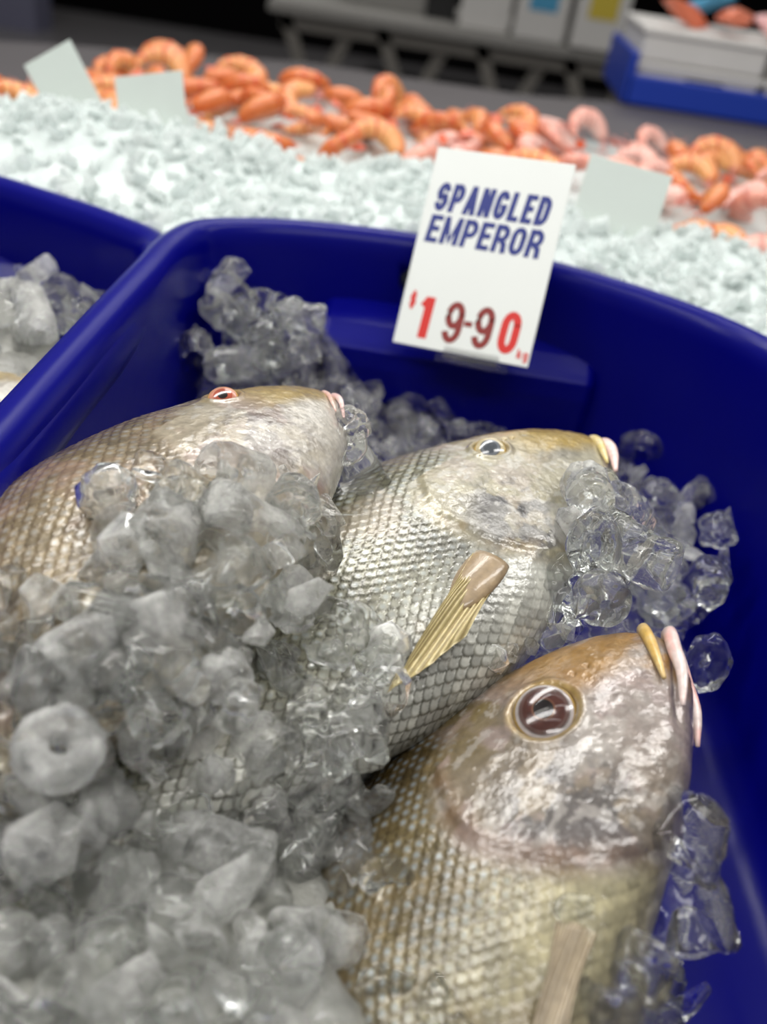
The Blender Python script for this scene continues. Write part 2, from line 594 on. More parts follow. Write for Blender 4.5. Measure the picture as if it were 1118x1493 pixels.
def build_fish(R, T, s, pal, bend, label, eye_r, seed):
    NX, NR, NL = pal.get('nx', 560), 250, 56
    u = np.linspace(0, 1, NX)
    xs = 2.9 * (u ** 1.25)
    tr_ = np.linspace(-math.pi / 2, math.pi / 2, NR)
    tl = np.linspace(math.pi / 2, 3 * math.pi / 2, NL)[1:-1]
    th = np.concatenate([tr_, tl])
    zt, zb, wd = prof(ZT, xs), prof(ZB, xs), prof(WD, xs)
    zc, hz = (zt + zb) / 2, (zt - zb) / 2
    X = np.repeat(xs[:, None], len(th), 1)
    cs = np.cos(th)[None, :]
    Z = zc[:, None] + hz[:, None] * np.sin(th)[None, :]
    Y = -wd[:, None] * np.sign(cs) * np.abs(cs) ** .8
    Pb = np.stack([-X, Y, Z], -1)
    # normals
    dx = np.gradient(Pb, axis=0)
    dt = np.roll(Pb, -1, 1) - np.roll(Pb, 1, 1)
    Nn = np.cross(dt, dx)
    Nn /= (np.linalg.norm(Nn, axis=2)[..., None] + 1e-9)
    if (Nn[NX // 2, NR // 2, 1]) > 0:
        Nn = -Nn
    right = (cs > -.01) & np.ones_like(X, bool)
    # arc length around the flank
    seg = np.linalg.norm(np.diff(Pb, axis=1), axis=2)
    arc = np.concatenate([np.zeros((NX, 1)), np.cumsum(seg, 1)], 1)
    arc = arc - arc[:, NR // 2][:, None]
    # ---- masks in the side plane
    ex, ez = pal['eye']
    ox, oz, orx, orz = pal['op']
    warp = fbm(X * 4, Z * 4, 0, seed + 77, 3) - .5
    opd = ell(X, Z, ox, oz, orx, orz) + warp * .10
    op = sm(.02, -.07, opd) * sm(.40, .22, Z)
    pre = ell(X, Z, ox - .07, oz + .01, orx * .68, orz * .80)
    jaw = ell(X, Z, .10, -.08, .22, .26)
    wob = (fbm(X * 3, Z * 3, 0, seed + 5, 3) - .5)
    scal = sm(-.01, .15, opd)
    nape = sm(.62, .80, X + .35 * (Z - .3) + wob * .15)
    scal = np.where(Z > .26, nape, scal)
    scal = scal * sm(.55, .72, X)
    pu = .050
    hS, eS, spS, rS = scales(X + .05 * (fbm(X * 2.5, Z * 2.5, 1, seed + 2, 2) - .5), arc + .09 * (fbm(X * 2.2, Z * 2.2, 5, seed + 3, 2) - .5), pu * pal.get('ps', 1), .066 * pal.get('ps', 1), seed)
    small = sm(-.12, -.30, Z) * sm(1.6, .9, X)        # small flat scales on the breast
    D = np.zeros_like(X)
    D += scal * (hS - .5) * .0048 * (1 - .65 * small)
    D += .004 * op * sm(-.12, -.02, opd) + .004 * op
    D += -.0014 * np.exp(-((pre + wob * .08) / .035) ** 2) * sm(.18, .0, Z) * sm(.2, .35, X)
    # second groove of the cheek and jaw bone
    D += -.009 * np.exp(-((Z + .055 + .62 * X) / .012) ** 2) * sm(.34, .26, X)
    er = np.sqrt((X - ex) ** 2 + (Z - ez) ** 2) / eye_r
    D += .010 * np.exp(-((er - 1.22) / .20) ** 2)
    D += -.030 * sm(1.05, .85, er)
    # nostrils
    for nx_, nz_ in ((ex - eye_r * 1.7, ez + .015), (ex - eye_r * 2.2, ez + .0)):
        D += -.012 * np.exp(-(((X - nx_) / .010) ** 2 + ((Z - nz_) / .010) ** 2))
    big = fbm(X * 5, Z * 5, Y * 5, seed, 4)
    fine = fbm(X * 26, Z * 26, Y * 20, seed + 9, 4)
    D += (big - .5) * .015 * (1 - scal * .5) + (fine - .5) * .006 * (1 - scal)
    D *= np.where(right, 1, .5)
    P3 = Pb + Nn * D[..., None]
    # ---- colour
    rel = (Z - zc[:, None]) / hz[:, None]
    flank = mixc(C3(pal['belly']) + 0 * Pb, C3(pal['flank']), sm(-.75, -.1, rel + wob * .5))
    flank = mixc(flank, C3(pal['back']), sm(pal.get('bk', .25), pal.get('bk', .25) + .55, rel + wob * .4))
    col = flank
    edgec = C3(pal['edge'])
    col = mixc(col, edgec, scal * eS * pal['edge_w'] * (1 - .75 * small) * (.6 + .8 * fine))
    col = mixc(col, C3(pal['spot']), scal * np.clip(spS * 1.2, 0, 1) * (rS > .25) * pal['spot_w'] * sm(-.7, -.2, rel))
    col = col * (1 + scal[..., None] * ((rS - .5) * .55)[..., None])
    col = col * (1 + scal * (fbm(X * 5, Z * 5, 6, seed + 17, 4) - .5) * 1.1)[..., None]
    col = mixc(col, C3(pal['stain']), sm(.56, .72, fbm(X * 4, Z * 4, 3, seed + 21, 4)) * .5 * scal)
    # head
    hd = mixc(C3(pal['cheek']) + 0 * Pb, C3(pal['nape']), sm(pal['napz'], pal['napz'] + .18, Z - .25 * (X - .3) + wob * .3))
    hd = mixc(hd, C3(pal['flank']) * .5 + C3(pal['nape']) * .5, sm(.36, .80, X + wob * .3) * pal.get('fade', .6))
    hd = mixc(hd, C3(pal['mauve']), sm(.5, .66, fbm(X * 6, Z * 6, 7, seed + 41, 4)) * .7)
    dk = sm(.40, .54, fbm(X * 9, Z * 13, 9, seed + 51, 5)) * (np.exp(-(ell(X, Z, pal['dkc'][0], pal['dkc'][1], .22, .23) + .5).clip(0) ** 2 * 4) + .45 * np.exp(-(ell(X, Z, .30, .0, .22, .08) + .6).clip(0) ** 2 * 5))
    hd = mixc(hd, C3(pal['dark']), np.clip(dk, 0, 1) * pal['dark_w'])
    hd = mixc(hd, C3(pal['white']), sm(.50, .62, fbm(X * 8, Z * 8, 11, seed + 61, 5)) * sm(.05, -.1, Z) * .38)
    hd = mixc(hd, C3(pal['white']), sm(.60, .66, fbm(X * 22, Z * 30, 13, seed + 71, 3)) * .45 * sm(.25, .5, X))
    yel = sm(.02, .13, Z + .10 - .0 * X + wob * .25) * sm(.58, .30, X) * sm(.38, .62, fbm(X * 7, Z * 7, 1, seed + 31, 4) + .16)
    hd = mixc(hd, C3(pal['yellow']), yel * pal['yel_w'])
    hd = mixc(hd, C3(pal['yellow']), sm(.30, .10, X + wob * .25) * sm(.36, .6, fbm(X * 8, Z * 8, 15, seed + 95, 4)) * pal.get('snout', .25))
    rim = np.exp(-((opd + .03) / .08) ** 2) * sm(.32, .2, Z)
    hd = mixc(hd, C3(pal['rim']), rim * .55 * sm(.35, .6, fbm(X * 9, Z * 9, 4, seed + 90, 3)))
    col = mixc(hd, col, scal)
    behind = np.exp(-((opd - .06) / .05) ** 2) * sm(.25, .1, Z) * sm(-.45, -.3, Z)
    col = mixc(col, C3(pal['rim']), behind * .12)
    col = mixc(col, C3(pal['ring']), np.exp(-((er - 1.10) / .11) ** 2) * .7)
    col = mixc(col, C3(pal['nose']), sm(pal.get('nosew', .10), .0, X + np.abs(wob) * .2) * .9)
    col = np.clip(col * pal['tone'] * (.86 + .28 * fbm(X * 40, Z * 40, 2, seed + 81, 2))[..., None], 0.004, 1)
    # ---- bend and place
    P3[..., 1] += bend_y(X, bend)
    vb = pal.get('vbend', 0)
    P3[..., 2] -= vb * np.maximum(0, X - 1.6) ** 2
    V = P3.reshape(-1, 3)
    colv = col.reshape(-1, 3)
    m_ = len(th)
    I = np.arange(NX - 1)[:, None] * m_
    K = np.arange(m_)[None, :]
    K2 = (K + 1) % m_
    F4 = np.stack([I + K, I + K2, I + m_ + K2, I + m_ + K], -1).reshape(-1, 4)
    Fc = F4[:, ::-1].tolist() + [list(range(m_)), [(NX - 1) * m_ + k for k in range(m_)][::-1]]
    V = V * HU * s
    me = npmesh('whole_fish', V, Fc, True, colv)
    o = link('whole_fish', me, M_FISH)
    Mx = Matrix(R).to_4x4()
    Mx.translation = Vector(T)
    o.matrix_world = Mx
    tag(o, label, 'fish', 'whole fish laid in the front blue bin')
    sc_ = HU * s

    def L(x, z, dy=0.0):     # local point on the right flank, lifted by dy
        return Vector((-x, -float(side_y(x, z)) - dy + float(bend_y(x, bend)), z)) * sc_

    # ---- eye : dome of rings
    def dome(r, h, rings, cfun, n=40):
        V_, F_, c_ = [], [], []
        for i in range(rings + 1):
            q = i / rings
            rr = r * q
            hh = h * math.sqrt(max(0, 1 - q * q * .96))
            if i == 0:
                V_.append((0, 0, hh))
                c_.append(cfun(0, 0))
                continue
            for k in range(n):
                a = 2 * math.pi * k / n
                V_.append((rr * math.cos(a), rr * math.sin(a), hh))
                c_.append(cfun(q, a))
        for k in range(n):
            F_.append((0, 1 + k, 1 + (k + 1) % n))
        for i in range(1, rings):
            for k in range(n):
                a0, a1 = 1 + (i - 1) * n, 1 + i * n
                F_.append((a0 + k, a1 + k, a1 + (k + 1) % n, a0 + (k + 1) % n))
        F_.append(tuple(1 + (rings - 1) * n + k for k in range(n))[::-1])
        return V_, F_, c_

    p = L(ex, ez)
    # flank normal at the eye
    e_ = .02
    tx = L(ex + e_, ez) - L(ex - e_, ez)
    tz = L(ex, ez + e_) - L(ex, ez - e_)
    nn = tx.cross(tz).normalized()
    if nn.y > 0:
        nn = -nn
    camd = (Matrix(R).transposed() @ (Vector((0, 0, .36)) - (Matrix(R) @ p + Vector(T)))).normalized()
    nn = (nn * .55 + camd * .45).normalized()
    zc_ = pal['eye_cols']

    def ecol(q, a):
        c = None
        for lim, cc in zc_:
            if q <= lim:
                c = lin(cc)
                break
        nz = .85 + .3 * float(vnoise(math.cos(a) * 6 * q, math.sin(a) * 6 * q, q * 5, seed))
        return c * nz
    rr = eye_r * sc_
    V_, F_, c_ = dome(rr * 1.0, rr * .42, 24, ecol)
    e = link('eye', npmesh('eye', V_, F_, True, np.array(c_)), M_EYE, o)
    q_ = Vector((0, 0, 1)).rotation_difference(nn)
    e.rotation_mode = 'QUATERNION'
    e.rotation_quaternion = q_
    e.location = p - nn * rr * .22
    if pal.get('cornea'):
        V_, F_, c_ = dome(rr * .86, rr * .52, 16, lambda q, a: lin((255, 255, 255)))
        c = link('cornea', npmesh('cornea', V_, F_, True), M_CORNEA, e)
        c.location = (0, 0, rr * .06)
    # ---- lips
    def lip(name, pts, rad, colr, colr2):
        n_ = 34
        half = np.array(pts, float)
        full = np.concatenate([half[::-1] * [1, -1, 1], half[1:]])
        d = np.concatenate([[0], np.cumsum(np.linalg.norm(np.diff(full, axis=0), axis=1))])
        tt = np.linspace(0, d[-1], n_)
        PP = np.stack([spline(d, full[:, k], tt) for k in range(3)], 1)
        rr_ = rad * (1 - .72 * np.abs(np.linspace(-1, 1, n_)) ** 2.5)
        V_, F_ = tube(PP * sc_, rr_ * sc_, 14, True, 1.25, (1, 0, .2))
        A = np.array(V_)
        A += ((fbm(A[:, 0] * 150, A[:, 1] * 150, A[:, 2] * 150, seed, 2) - .5) * .0012)[:, None]
        cc = lin(colr)[None] * np.ones((len(A), 3))
        t = fbm(A[:, 0] * 120, A[:, 1] * 120, A[:, 2] * 120, seed + 3, 3)
        cc = cc + (lin(colr2) - cc) * sm(.4, .6, t)[:, None]
        return link(name, npmesh(name, A, F_, True, cc), M_LIP, o)
    lk = pal['lipk']
    g = pal.get('gape', 0)
    if pal.get('closed'):
        lip('upper_lip', [(-.012, 0, .055), (-.030, -.055, .03), (-.075, -.100, -.03), (-.15, -.125, -.10), (-.21, -.13, -.16)], .027 * lk, *pal['lip_u'])
        lip('lower_lip', [(.004, 0, .015), (-.014, -.050, -.02), (-.065, -.092, -.085), (-.14, -.112, -.150), (-.22, -.12, -.21)], .034 * lk, *pal['lip_l'])
    else:
        lip('upper_lip', [(.014, 0, .085), (-.006, -.052, .060), (-.055, -.098, .0), (-.115, -.122, -.065), (-.20, -.132, -.15)], .0195 * lk, *pal['lip_u'])
        lip('lower_lip', [(.018 + g, 0, .0 - g * .4), (-.00 + g, -.055, -.035), (-.065, -.095, -.105), (-.14, -.115, -.175), (-.26, -.12, -.245)], .022 * lk, *pal['lip_l'])
    # ---- fins
    def fan(name, base0, base1, tips, colr, colr2, nr=11, thick=.004, wave=.012, lift=.018, lift2=.02):
        """fin: base segment to a fan of tips, given in side-plane coordinates (x behind snout, z)"""
        nu, nv = nr * 6 + 1, 22
        V_, c_ = [], []
        tips = np.array(tips, float)
        for side in (0, 1):
            for i in range(nu):
                a = i / (nu - 1)
                bx, bz = np.array(base0) * (1 - a) + np.array(base1) * a
                ti = a * (len(tips) - 1)
                k = min(int(ti), len(tips) - 2)
                tp = tips[k] * (1 - (ti - k)) + tips[k + 1] * (ti - k)
                ray_ = abs(math.cos(math.pi * a * nr))
                for j in range(nv):
                    q = j / (nv - 1)
                    x = bx + (tp[0] - bx) * q
                    z = bz + (tp[1] - bz) * q
                    y = -float(side_y(x, z)) - lift * min(1, q * 3) - lift2 * q - wave * ray_ * (1 - .5 * q) + wave * math.sin(a * 9 + q * 4)
                    y += float(bend_y(x, bend))
                    y += thick * (1 if side else -1) * (1 - .7 * q) * (.3 + .7 * math.sin(math.pi * min(1, max(0, a))) ** .5)
                    V_.append((-x * sc_, y * sc_, z * sc_))
                    t = (ray_ ** 3) * 1.0 + .35 * float(vnoise(a * 12, q * 4, 0, seed))
                    c_.append(lin(colr) * (1 - min(1, t)) + lin(colr2) * min(1, t))
        F_ = []
        off = nu * nv
        for i in range(nu - 1):
            for j in range(nv - 1):
                a0 = i * nv + j
                F_.append((a0, a0 + 1, a0 + nv + 1, a0 + nv))
                F_.append((off + a0, off + a0 + nv, off + a0 + nv + 1, off + a0 + 1))
        for i in range(nu - 1):
            for j in (0, nv - 1):
                a0 = i * nv + j
                F_.append((a0, a0 + nv, off + a0 + nv, off + a0))
        for i in (0, nu - 1):
            for j in range(nv - 1):
                a0 = i * nv + j
                F_.append((a0, off + a0, off + a0 + 1, a0 + 1))
        return link(name, npmesh(name, V_, F_, True, np.array(c_)), M_FIN, o)

    pf = pal['pect']
    if not pal.get('nofin'):
        fan('pectoral_fin', pf[0], pf[1], pf[2], pal['fin'], pal['fin2'])
    # fleshy fin base
    if not (pal.get('nobase') or pal.get('nofin')):
        b0, b1 = np.array(pf[0]), np.array(pf[1])
        mid = (b0 + b1) / 2
        dr = np.array(pf[2][len(pf[2]) // 2]) - mid
        dr /= np.linalg.norm(dr)
        tt = np.linspace(-.05, .21, 14)
        PP = [L(*(mid + dr * t), .010 - .03 * max(0, t - .08)) for t in tt]
        V_, F_ = tube(PP, [max(.012, .078 * math.sqrt(max(0, 1 - ((t - .03) / .20) ** 2)) ** 1.3) * sc_ for t in tt], 18, True, .42, (0, -1, 0))
        A = np.array(V_)
        cc = lin(pal['finbase'])[None] * (.75 + .5 * fbm(A[:, 0] * 200, A[:, 1] * 200, A[:, 2] * 200, seed, 3))[:, None]
        link('fin_base', npmesh('fin_base', V_, F_, True, cc), M_LIP, o)

    def flatfin(name, outline, colr, colr2, th=.006):
        """median fin standing in the mid plane; outline pairs (root, tip)"""
        V_, F_, c_ = [], [], []
        nv = 8
        N_ = len(outline)
        for side in (-1, 1):
            for i, (r_, t_) in enumerate(outline):
                for j in range(nv):
                    q = j / (nv - 1)
                    x = r_[0] + (t_[0] - r_[0]) * q
                    z = r_[1] + (t_[1] - r_[1]) * q
                    V_.append((-x * sc_, (side * th * (1 - .8 * q) * (1.6 if i % 2 else .6) + float(bend_y(x, bend))) * sc_, (z - vb * max(0, x - 1.6) ** 2) * sc_))
                    c_.append(lin(colr) if i % 2 else lin(colr2))
        off = N_ * nv
        for i in range(N_ - 1):
            for j in range(nv - 1):
                a0 = i * nv + j
                F_.append((a0, a0 + nv, a0 + nv + 1, a0 + 1))
                F_.append((off + a0, off + a0 + 1, off + a0 + nv + 1, off + a0 + nv))
            a0 = i * nv + nv - 1
            F_.append((a0, a0 + nv, off + a0 + nv, off + a0))
        return link(name, npmesh(name, V_, F_, True, np.array(c_)), M_FIN, o)

    ol = []
    for k in range(31):
        x = 1.15 + k * .042
        zt_ = float(prof(ZT, x))
        h = .13 * math.sin(math.pi * min(1, (k + 2) / 34)) ** .5
        ol.append(((x, zt_ - .02), (x + .12, zt_ + h * (1 if k % 2 else .7))))
    flatfin('dorsal_fin', ol, pal['back'], pal['edge'])
    ol = []
    for k in range(25):
        a = (k / 24 * 2 - 1)
        ol.append(((2.86, a * .11), (3.35 - .18 * (1 - abs(a)), a * .42)))
    flatfin('tail_fin', ol, pal['back'], pal['edge'])
    return o


PAL_C = dict(tone=.64, dkc=(.76, -.17), napz=.0, snout=.75, bk=.02, nobase=True, eye=(.515, .085), ps=.62, op=(.50, -.02, .49, .42), lipk=1.0, belly=(172, 164, 130), flank=(124, 110, 74), back=(98, 80, 40), edge=(78, 62, 32), edge_w=.75, spot=(150, 172, 190),
             spot_w=.55, stain=(150, 130, 90), cheek=(156, 144, 136), nape=(122, 104, 60), yellow=(174, 130, 58), yel_w=.85, mauve=(168, 150, 146),
             dark=(84, 80, 80), dark_w=.85, white=(202, 196, 188), rim=(124, 88, 54), ring=(170, 140, 60), nose=(186, 160, 110),
             eye_cols=[(.30, (24, 14, 12)), (.37, (130, 86, 62)), (.66, (84, 44, 36)), (.76, (104, 78, 72)), (.90, (160, 152, 150)), (1.01, (140, 112, 46))],
             cornea=True, lip_u=((196, 160, 84), (206, 178, 120)), lip_l=((214, 196, 190), (222, 176, 168)), gape=.012,
             pect=((1.04, -.315), (1.0, -.40), [(1.32, -.43), (1.44, -.445), (1.52, -.455), (1.42, -.468), (1.30, -.472)]), fin=(120, 104, 72), fin2=(186, 172, 150),
             finbase=(190, 170, 140), pelv=((1.0, -.40), (1.06, -.44), [(1.45, -.46), (1.50, -.42)]), pelv_c=((190, 170, 120), (206, 190, 170)))
PAL_B = dict(tone=.69, dkc=(.86, -.16), napz=.10, closed=True, eye=(.57, .20), ps=.68, op=(.52, .0, .56, .44), lipk=.72, belly=(196, 196, 186), flank=(150, 148, 126), back=(116, 114, 84), edge=(70, 66, 46), edge_w=.85, spot=(178, 188, 192),
             spot_w=.6, stain=(182, 168, 146), cheek=(188, 182, 160), nape=(152, 138, 88), yellow=(188, 158, 74), yel_w=.95, mauve=(184, 172, 158),
             dark=(82, 80, 80), dark_w=1.0, white=(216, 214, 206), rim=(156, 132, 84), ring=(176, 150, 80), nose=(200, 186, 140),
             eye_cols=[(.44, (70, 74, 80)), (.60, (100, 104, 110)), (.66, (70, 66, 60)), (.88, (176, 164, 132)), (1.01, (168, 140, 70))],
             lip_u=((204, 186, 120), (214, 196, 150)), lip_l=((232, 204, 196), (226, 190, 184)), gape=.012,
             pect=((1.14, -.17), (1.17, -.31), [(1.46, -.27), (1.62, -.305), (1.76, -.34), (1.60, -.37), (1.42, -.375)]), fin=(134, 116, 70), fin2=(190, 176, 128),
             finbase=(146, 126, 98))
PAL_A = dict(nofin=True, tone=.69, nosew=.17, dkc=(.66, -.10), napz=.10, closed=True, fade=.65, eye=(.47, .255), ps=.72, op=(.44, .0, .50, .44), lipk=.36, belly=(180, 168, 144), flank=(150, 134, 104), back=(134, 114, 78), edge=(98, 78, 50), edge_w=.6, spot=(176, 180, 182),
             spot_w=.5, stain=(160, 128, 110), cheek=(206, 200, 188), nape=(162, 146, 108), yellow=(186, 156, 70), yel_w=.75, mauve=(176, 156, 148),
             dark=(96, 88, 90), dark_w=.7, white=(216, 212, 204), rim=(160, 124, 104), ring=(176, 138, 70), nose=(220, 160, 140),
             eye_cols=[(.30, (20, 12, 12)), (.62, (150, 70, 50)), (.86, (176, 120, 100)), (1.01, (170, 130, 70))],
             lip_u=((220, 176, 160), (224, 190, 180)), lip_l=((232, 206, 200), (226, 186, 180)), gape=.0,
             pect=((1.06, -.06), (1.14, -.26), [(1.66, -.14), (1.86, -.26), (1.74, -.34)]), fin=(158, 136, 78), fin2=(204, 186, 128),
             finbase=(192, 160, 128), pelv=((1.1, -.44), (1.2, -.46), [(1.6, -.46), (1.65, -.42)]), pelv_c=((170, 160, 110), (206, 190, 150)))

RC_ = [[0.5032, 0.50436, -0.70173], [0.76109, 0.12595, 0.6363], [0.40931, -0.85426, -0.32048]]
RB_ = [[0.60543, 0.11522, -0.78751], [0.7767, 0.13049, 0.61621], [0.17376, -0.98473, -0.01048]]
RA_ = [[0.4056, 0.05115, -0.91262], [0.90744, 0.09734, 0.40875], [0.10975, -0.99394, -0.00692]]
fishC = build_fish(RC_, (.1703, .3906, .0265), .994, PAL_C, .13, 'golden olive fish nearest the camera, with large dark red eye and parted lips', .105, 11)
fishB = build_fish(RB_, (.1548, .5979, .0309), 1.011, PAL_B, .06, 'silvery fish in the middle with small grey eye and long yellow pectoral fin', .068, 37)
fishA = build_fish(RA_, (-0.0488, 0.5464, 0.0625), .895, PAL_A, -.20, 'tan brown fish with pink snout and closed mouth against the bin side', .068, 53)
twin = fishA.copy()
COL.objects.link(twin)
for ch in list(fishA.children):
    c = ch.copy()
    COL.objects.link(c)
    c.parent = twin
tag(twin, 'pinkish brown fish half buried in ice in the bin at the left edge', 'fish', 'fish in the left bin')
Mt = fishA.matrix_world.copy()
Mt.translation = Vector(at(58, 560, -.012))
twin.matrix_world = Mt
#--FISH-END--
# ------------------------------------------------------------------ price card
def arc(cx_, cy_, rx, ry, a0, a1, n=12):
    return [(cx_ + rx * math.cos(math.radians(a0 + (a1 - a0) * k / n)), cy_ + ry * math.sin(math.radians(a0 + (a1 - a0) * k / n))) for k in range(n + 1)]


def glyph(ch, w_, t):
    """centre lines of a bold condensed capital or digit, box w_ wide and 1 high, stroke t"""
    h = t / 2
    L_, R_, T_, B_, M_ = h, w_ - h, 1 - h, h, .5
    cxm = w_ / 2
    rr_ = (w_ - t) / 2
    ry = min(.26, (.5 - h) * .62)
    if ch == 'S':
        return [arc(cxm, T_ - ry, rr_, ry, 10, 180) + arc(cxm, T_ - ry, rr_, ry, 180, 230, 4) + arc(cxm, B_ + ry, rr_, ry, 50, 0, 4) + arc(cxm, B_ + ry, rr_, ry, 0, -170)]
    if ch == 'P':
        return [[(L_, 0), (L_, 1)], [(L_, T_), (cxm, T_)] + arc(cxm, (T_ + .44) / 2, R_ - cxm, (T_ - .44) / 2, 90, -90) + [(L_, .44)]]
    if ch == 'R':
        return [[(L_, 0), (L_, 1)], [(L_, T_), (cxm, T_)] + arc(cxm, (T_ + .47) / 2, R_ - cxm, (T_ - .47) / 2, 90, -90) + [(L_, .47)], [(cxm, .47), (R_ - .02, .32), (R_ + .02, 0)]]
    if ch == 'A':
        return [[(h * .9, 0), (cxm, 1)], [(w_ - h * .9, 0), (cxm, 1)], [(L_ + .06, .28), (R_ - .06, .28)]]
    if ch == 'N':
        return [[(L_, 0), (L_, 1)], [(R_, 0), (R_, 1)], [(L_, 1 - h * .6), (R_, h * .6)]]
    if ch == 'G':
        return [arc(cxm, T_ - ry, rr_, ry, 10, 180) + arc(cxm, B_ + ry, rr_, ry, 180, 360) + [(R_, .46)], [(cxm, .44), (R_ + h, .44)]]
    if ch == 'L':
        return [[(L_, 0), (L_, 1)], [(L_, B_), (w_, B_)]]
    if ch == 'E':
        return [[(L_, 0), (L_, 1)], [(L_, B_), (w_, B_)], [(L_, T_), (w_, T_)], [(L_, .51), (w_ - .04, .51)]]
    if ch == 'D':
        return [[(L_, 0), (L_, 1)], [(L_, T_), (cxm - .04, T_)] + arc(cxm - .04, T_ - ry, R_ - cxm + .04, ry, 90, 0) + arc(cxm - .04, B_ + ry, R_ - cxm + .04, ry, 0, -90) + [(L_, B_)]]
    if ch == 'M':
        return [[(L_, 0), (L_, 1)], [(R_, 0), (R_, 1)], [(L_, 1 - h * .5), (cxm, .12), (R_, 1 - h * .5)]]
    if ch in 'O0':
        p_ = arc(cxm, T_ - ry, rr_, ry, 0, 180) + arc(cxm, B_ + ry, rr_, ry, 180, 360)
        return [p_ + p_[:2]]
    if ch == '9':
        p_ = arc(cxm, T_ - ry, rr_, ry, 0, 180) + arc(cxm, .42 + ry, rr_, ry, 180, 360)
        return [p_ + p_[:2], [(R_, T_ - ry)] + arc(cxm, B_ + ry, rr_, ry, 0, -165)]
    if ch == '1':
        return [[(R_, 0), (R_, 1)], [(R_ - h * .2, .93), (L_ * .6, .74)]]
    if ch == '-':
        return [[(0, .5), (w_, .5)]]
    if ch == '$':
        return glyph('S', w_, t) + [[(cxm, -.12), (cxm, 1.12)]]
    if ch == 'k':
        return [[(L_, 0), (L_, 1)], [(L_, .28), (R_, .68)], [(L_ + .1, .36), (R_, 0)]]
    if ch == 'g':
        p_ = arc(cxm, .36, rr_, .30, 0, 360, 16)
        return [p_, [(R_, .68), (R_, -.12)] + arc(cxm, -.12, rr_, .16, 0, -150)]
    return []


def place_text(V, Fc, s, x0, x1, z0, z1, stroke=.2, shear=0.0, gap=.12, wid=None):
    """bold condensed lettering filling x0..x1, z0..z1 of the card plane"""
    H_ = z1 - z0
    ws = [(.78 if c == 'M' else 1.0) if wid is None else wid for c in s]
    base_w = ((x1 - x0) / H_ - gap * (len(s) - 1)) / sum((1.28 if c == 'M' else (.88 if c in 'LE' else 1.0)) for c in s)
    x = 0.0
    for c in s:
        wc = base_w * (1.28 if c == 'M' else (.88 if c in 'LE' else 1.0))
        for n_, line in enumerate(glyph(c, wc, stroke)):
            P_ = [Vector(p) for p in line]
            k = len(V)
            for i, p in enumerate(P_):
                a = (P_[i] - P_[i - 1]).normalized() if i else (P_[1] - P_[0]).normalized()
                b_ = (P_[i + 1] - P_[i]).normalized() if i < len(P_) - 1 else a
                t = (a + b_).normalized() if (a + b_).length > 1e-6 else a
                n2 = Vector((-t.y, t.x))
                m_ = 1 / max(.75, n2.dot(Vector((-a.y, a.x))))
                for sgn in (-1, 1):
                    q = p + n2 * sgn * stroke / 2 * m_
                    V.append((x0 + (x + q.x + shear * q.y) * H_, -.0007 - .00004 * n_, z0 + q.y * H_))
            for i in range(len(P_) - 1):
                a = k + 2 * i
                Fc.append((a, a + 1, a + 3, a + 2))
        x += wc + gap


CW, CH = .130, .1865
card_bm = bmesh.new()
add_box(card_bm, (0, 0, CH / 2), (CW, .0010, CH), bevel=.0003, seg=1)
card = link('price_card', bmmesh('price_card', card_bm), M_CARD)
tag(card, 'white upright price card lettered SPANGLED EMPEROR in navy, 19.90 in red', 'price card')
wv = Vector((-.5782, -.0037, -.2751))
Mx = Matrix.Rotation(wv.length, 4, wv.normalized())
Mx.translation = Vector(CP) + (Vector((.0408, .6752, .0549)) - Vector(CP)) * 1.13
card.matrix_world = Mx


def cx(u):
    return (u - .5) * CW


def cz(v):
    return (1 - v) * CH


V_, F_ = [], []
place_text(V_, F_, 'SPANGLED', cx(.065), cx(.89), cz(.315), cz(.17), .185, .10, .085)
place_text(V_, F_, 'EMPEROR', cx(.055), cx(.89), cz(.475), cz(.335), .185, .10, .085)
t = link('name_lettering', npmesh('name_lettering', V_, F_, False), M_NAVY, card)
t['label'] = 'navy lettering of the fish name'
for txt, u0, u1, v0, v1, st, mt, lb in (('$', .055, .10, .81, .735, .2, M_RED, 'small red dollar sign'), ('1', .145, .235, .955, .745, .22, M_RED, 'bright red digit one'),
                                        ('9', .335, .475, .955, .745, .155, M_DRED, 'dark red nine before the dash'), ('-', .485, .545, .89, .80, .3, M_DRED, 'dark red dash'),
                                        ('9', .555, .695, .955, .745, .155, M_DRED, 'dark red nine after the dash'), ('0', .745, .885, .955, .745, .18, M_RED, 'bright red nought'),
                                        ('kg', .905, .985, .965, .92, .2, M_RED, 'small red kg')):
    V_, F_ = [], []
    place_text(V_, F_, txt, cx(u0), cx(u1), cz(v0), cz(v1), st, .03)
    t = link('price_lettering', npmesh('price_lettering', V_, F_, False), mt, card)
    t['label'] = lb
hb = bmesh.new()
add_box(hb, (.012, .004, .006), (.07, .0015, .03), bevel=.0006, seg=1)
add_box(hb, (.012, -.003, -.004), (.05, .014, .003), bevel=.001, seg=2)
add_box(hb, (.012, -.0035, .001), (.052, .0012, .007), bevel=.0004, seg=1)
link('card_clip', bmmesh('card_clip', hb, False), M_PLASTIC, card)

# ------------------------------------------------------------------ ice
random.seed(7)
RNG = np.random.RandomState(7)


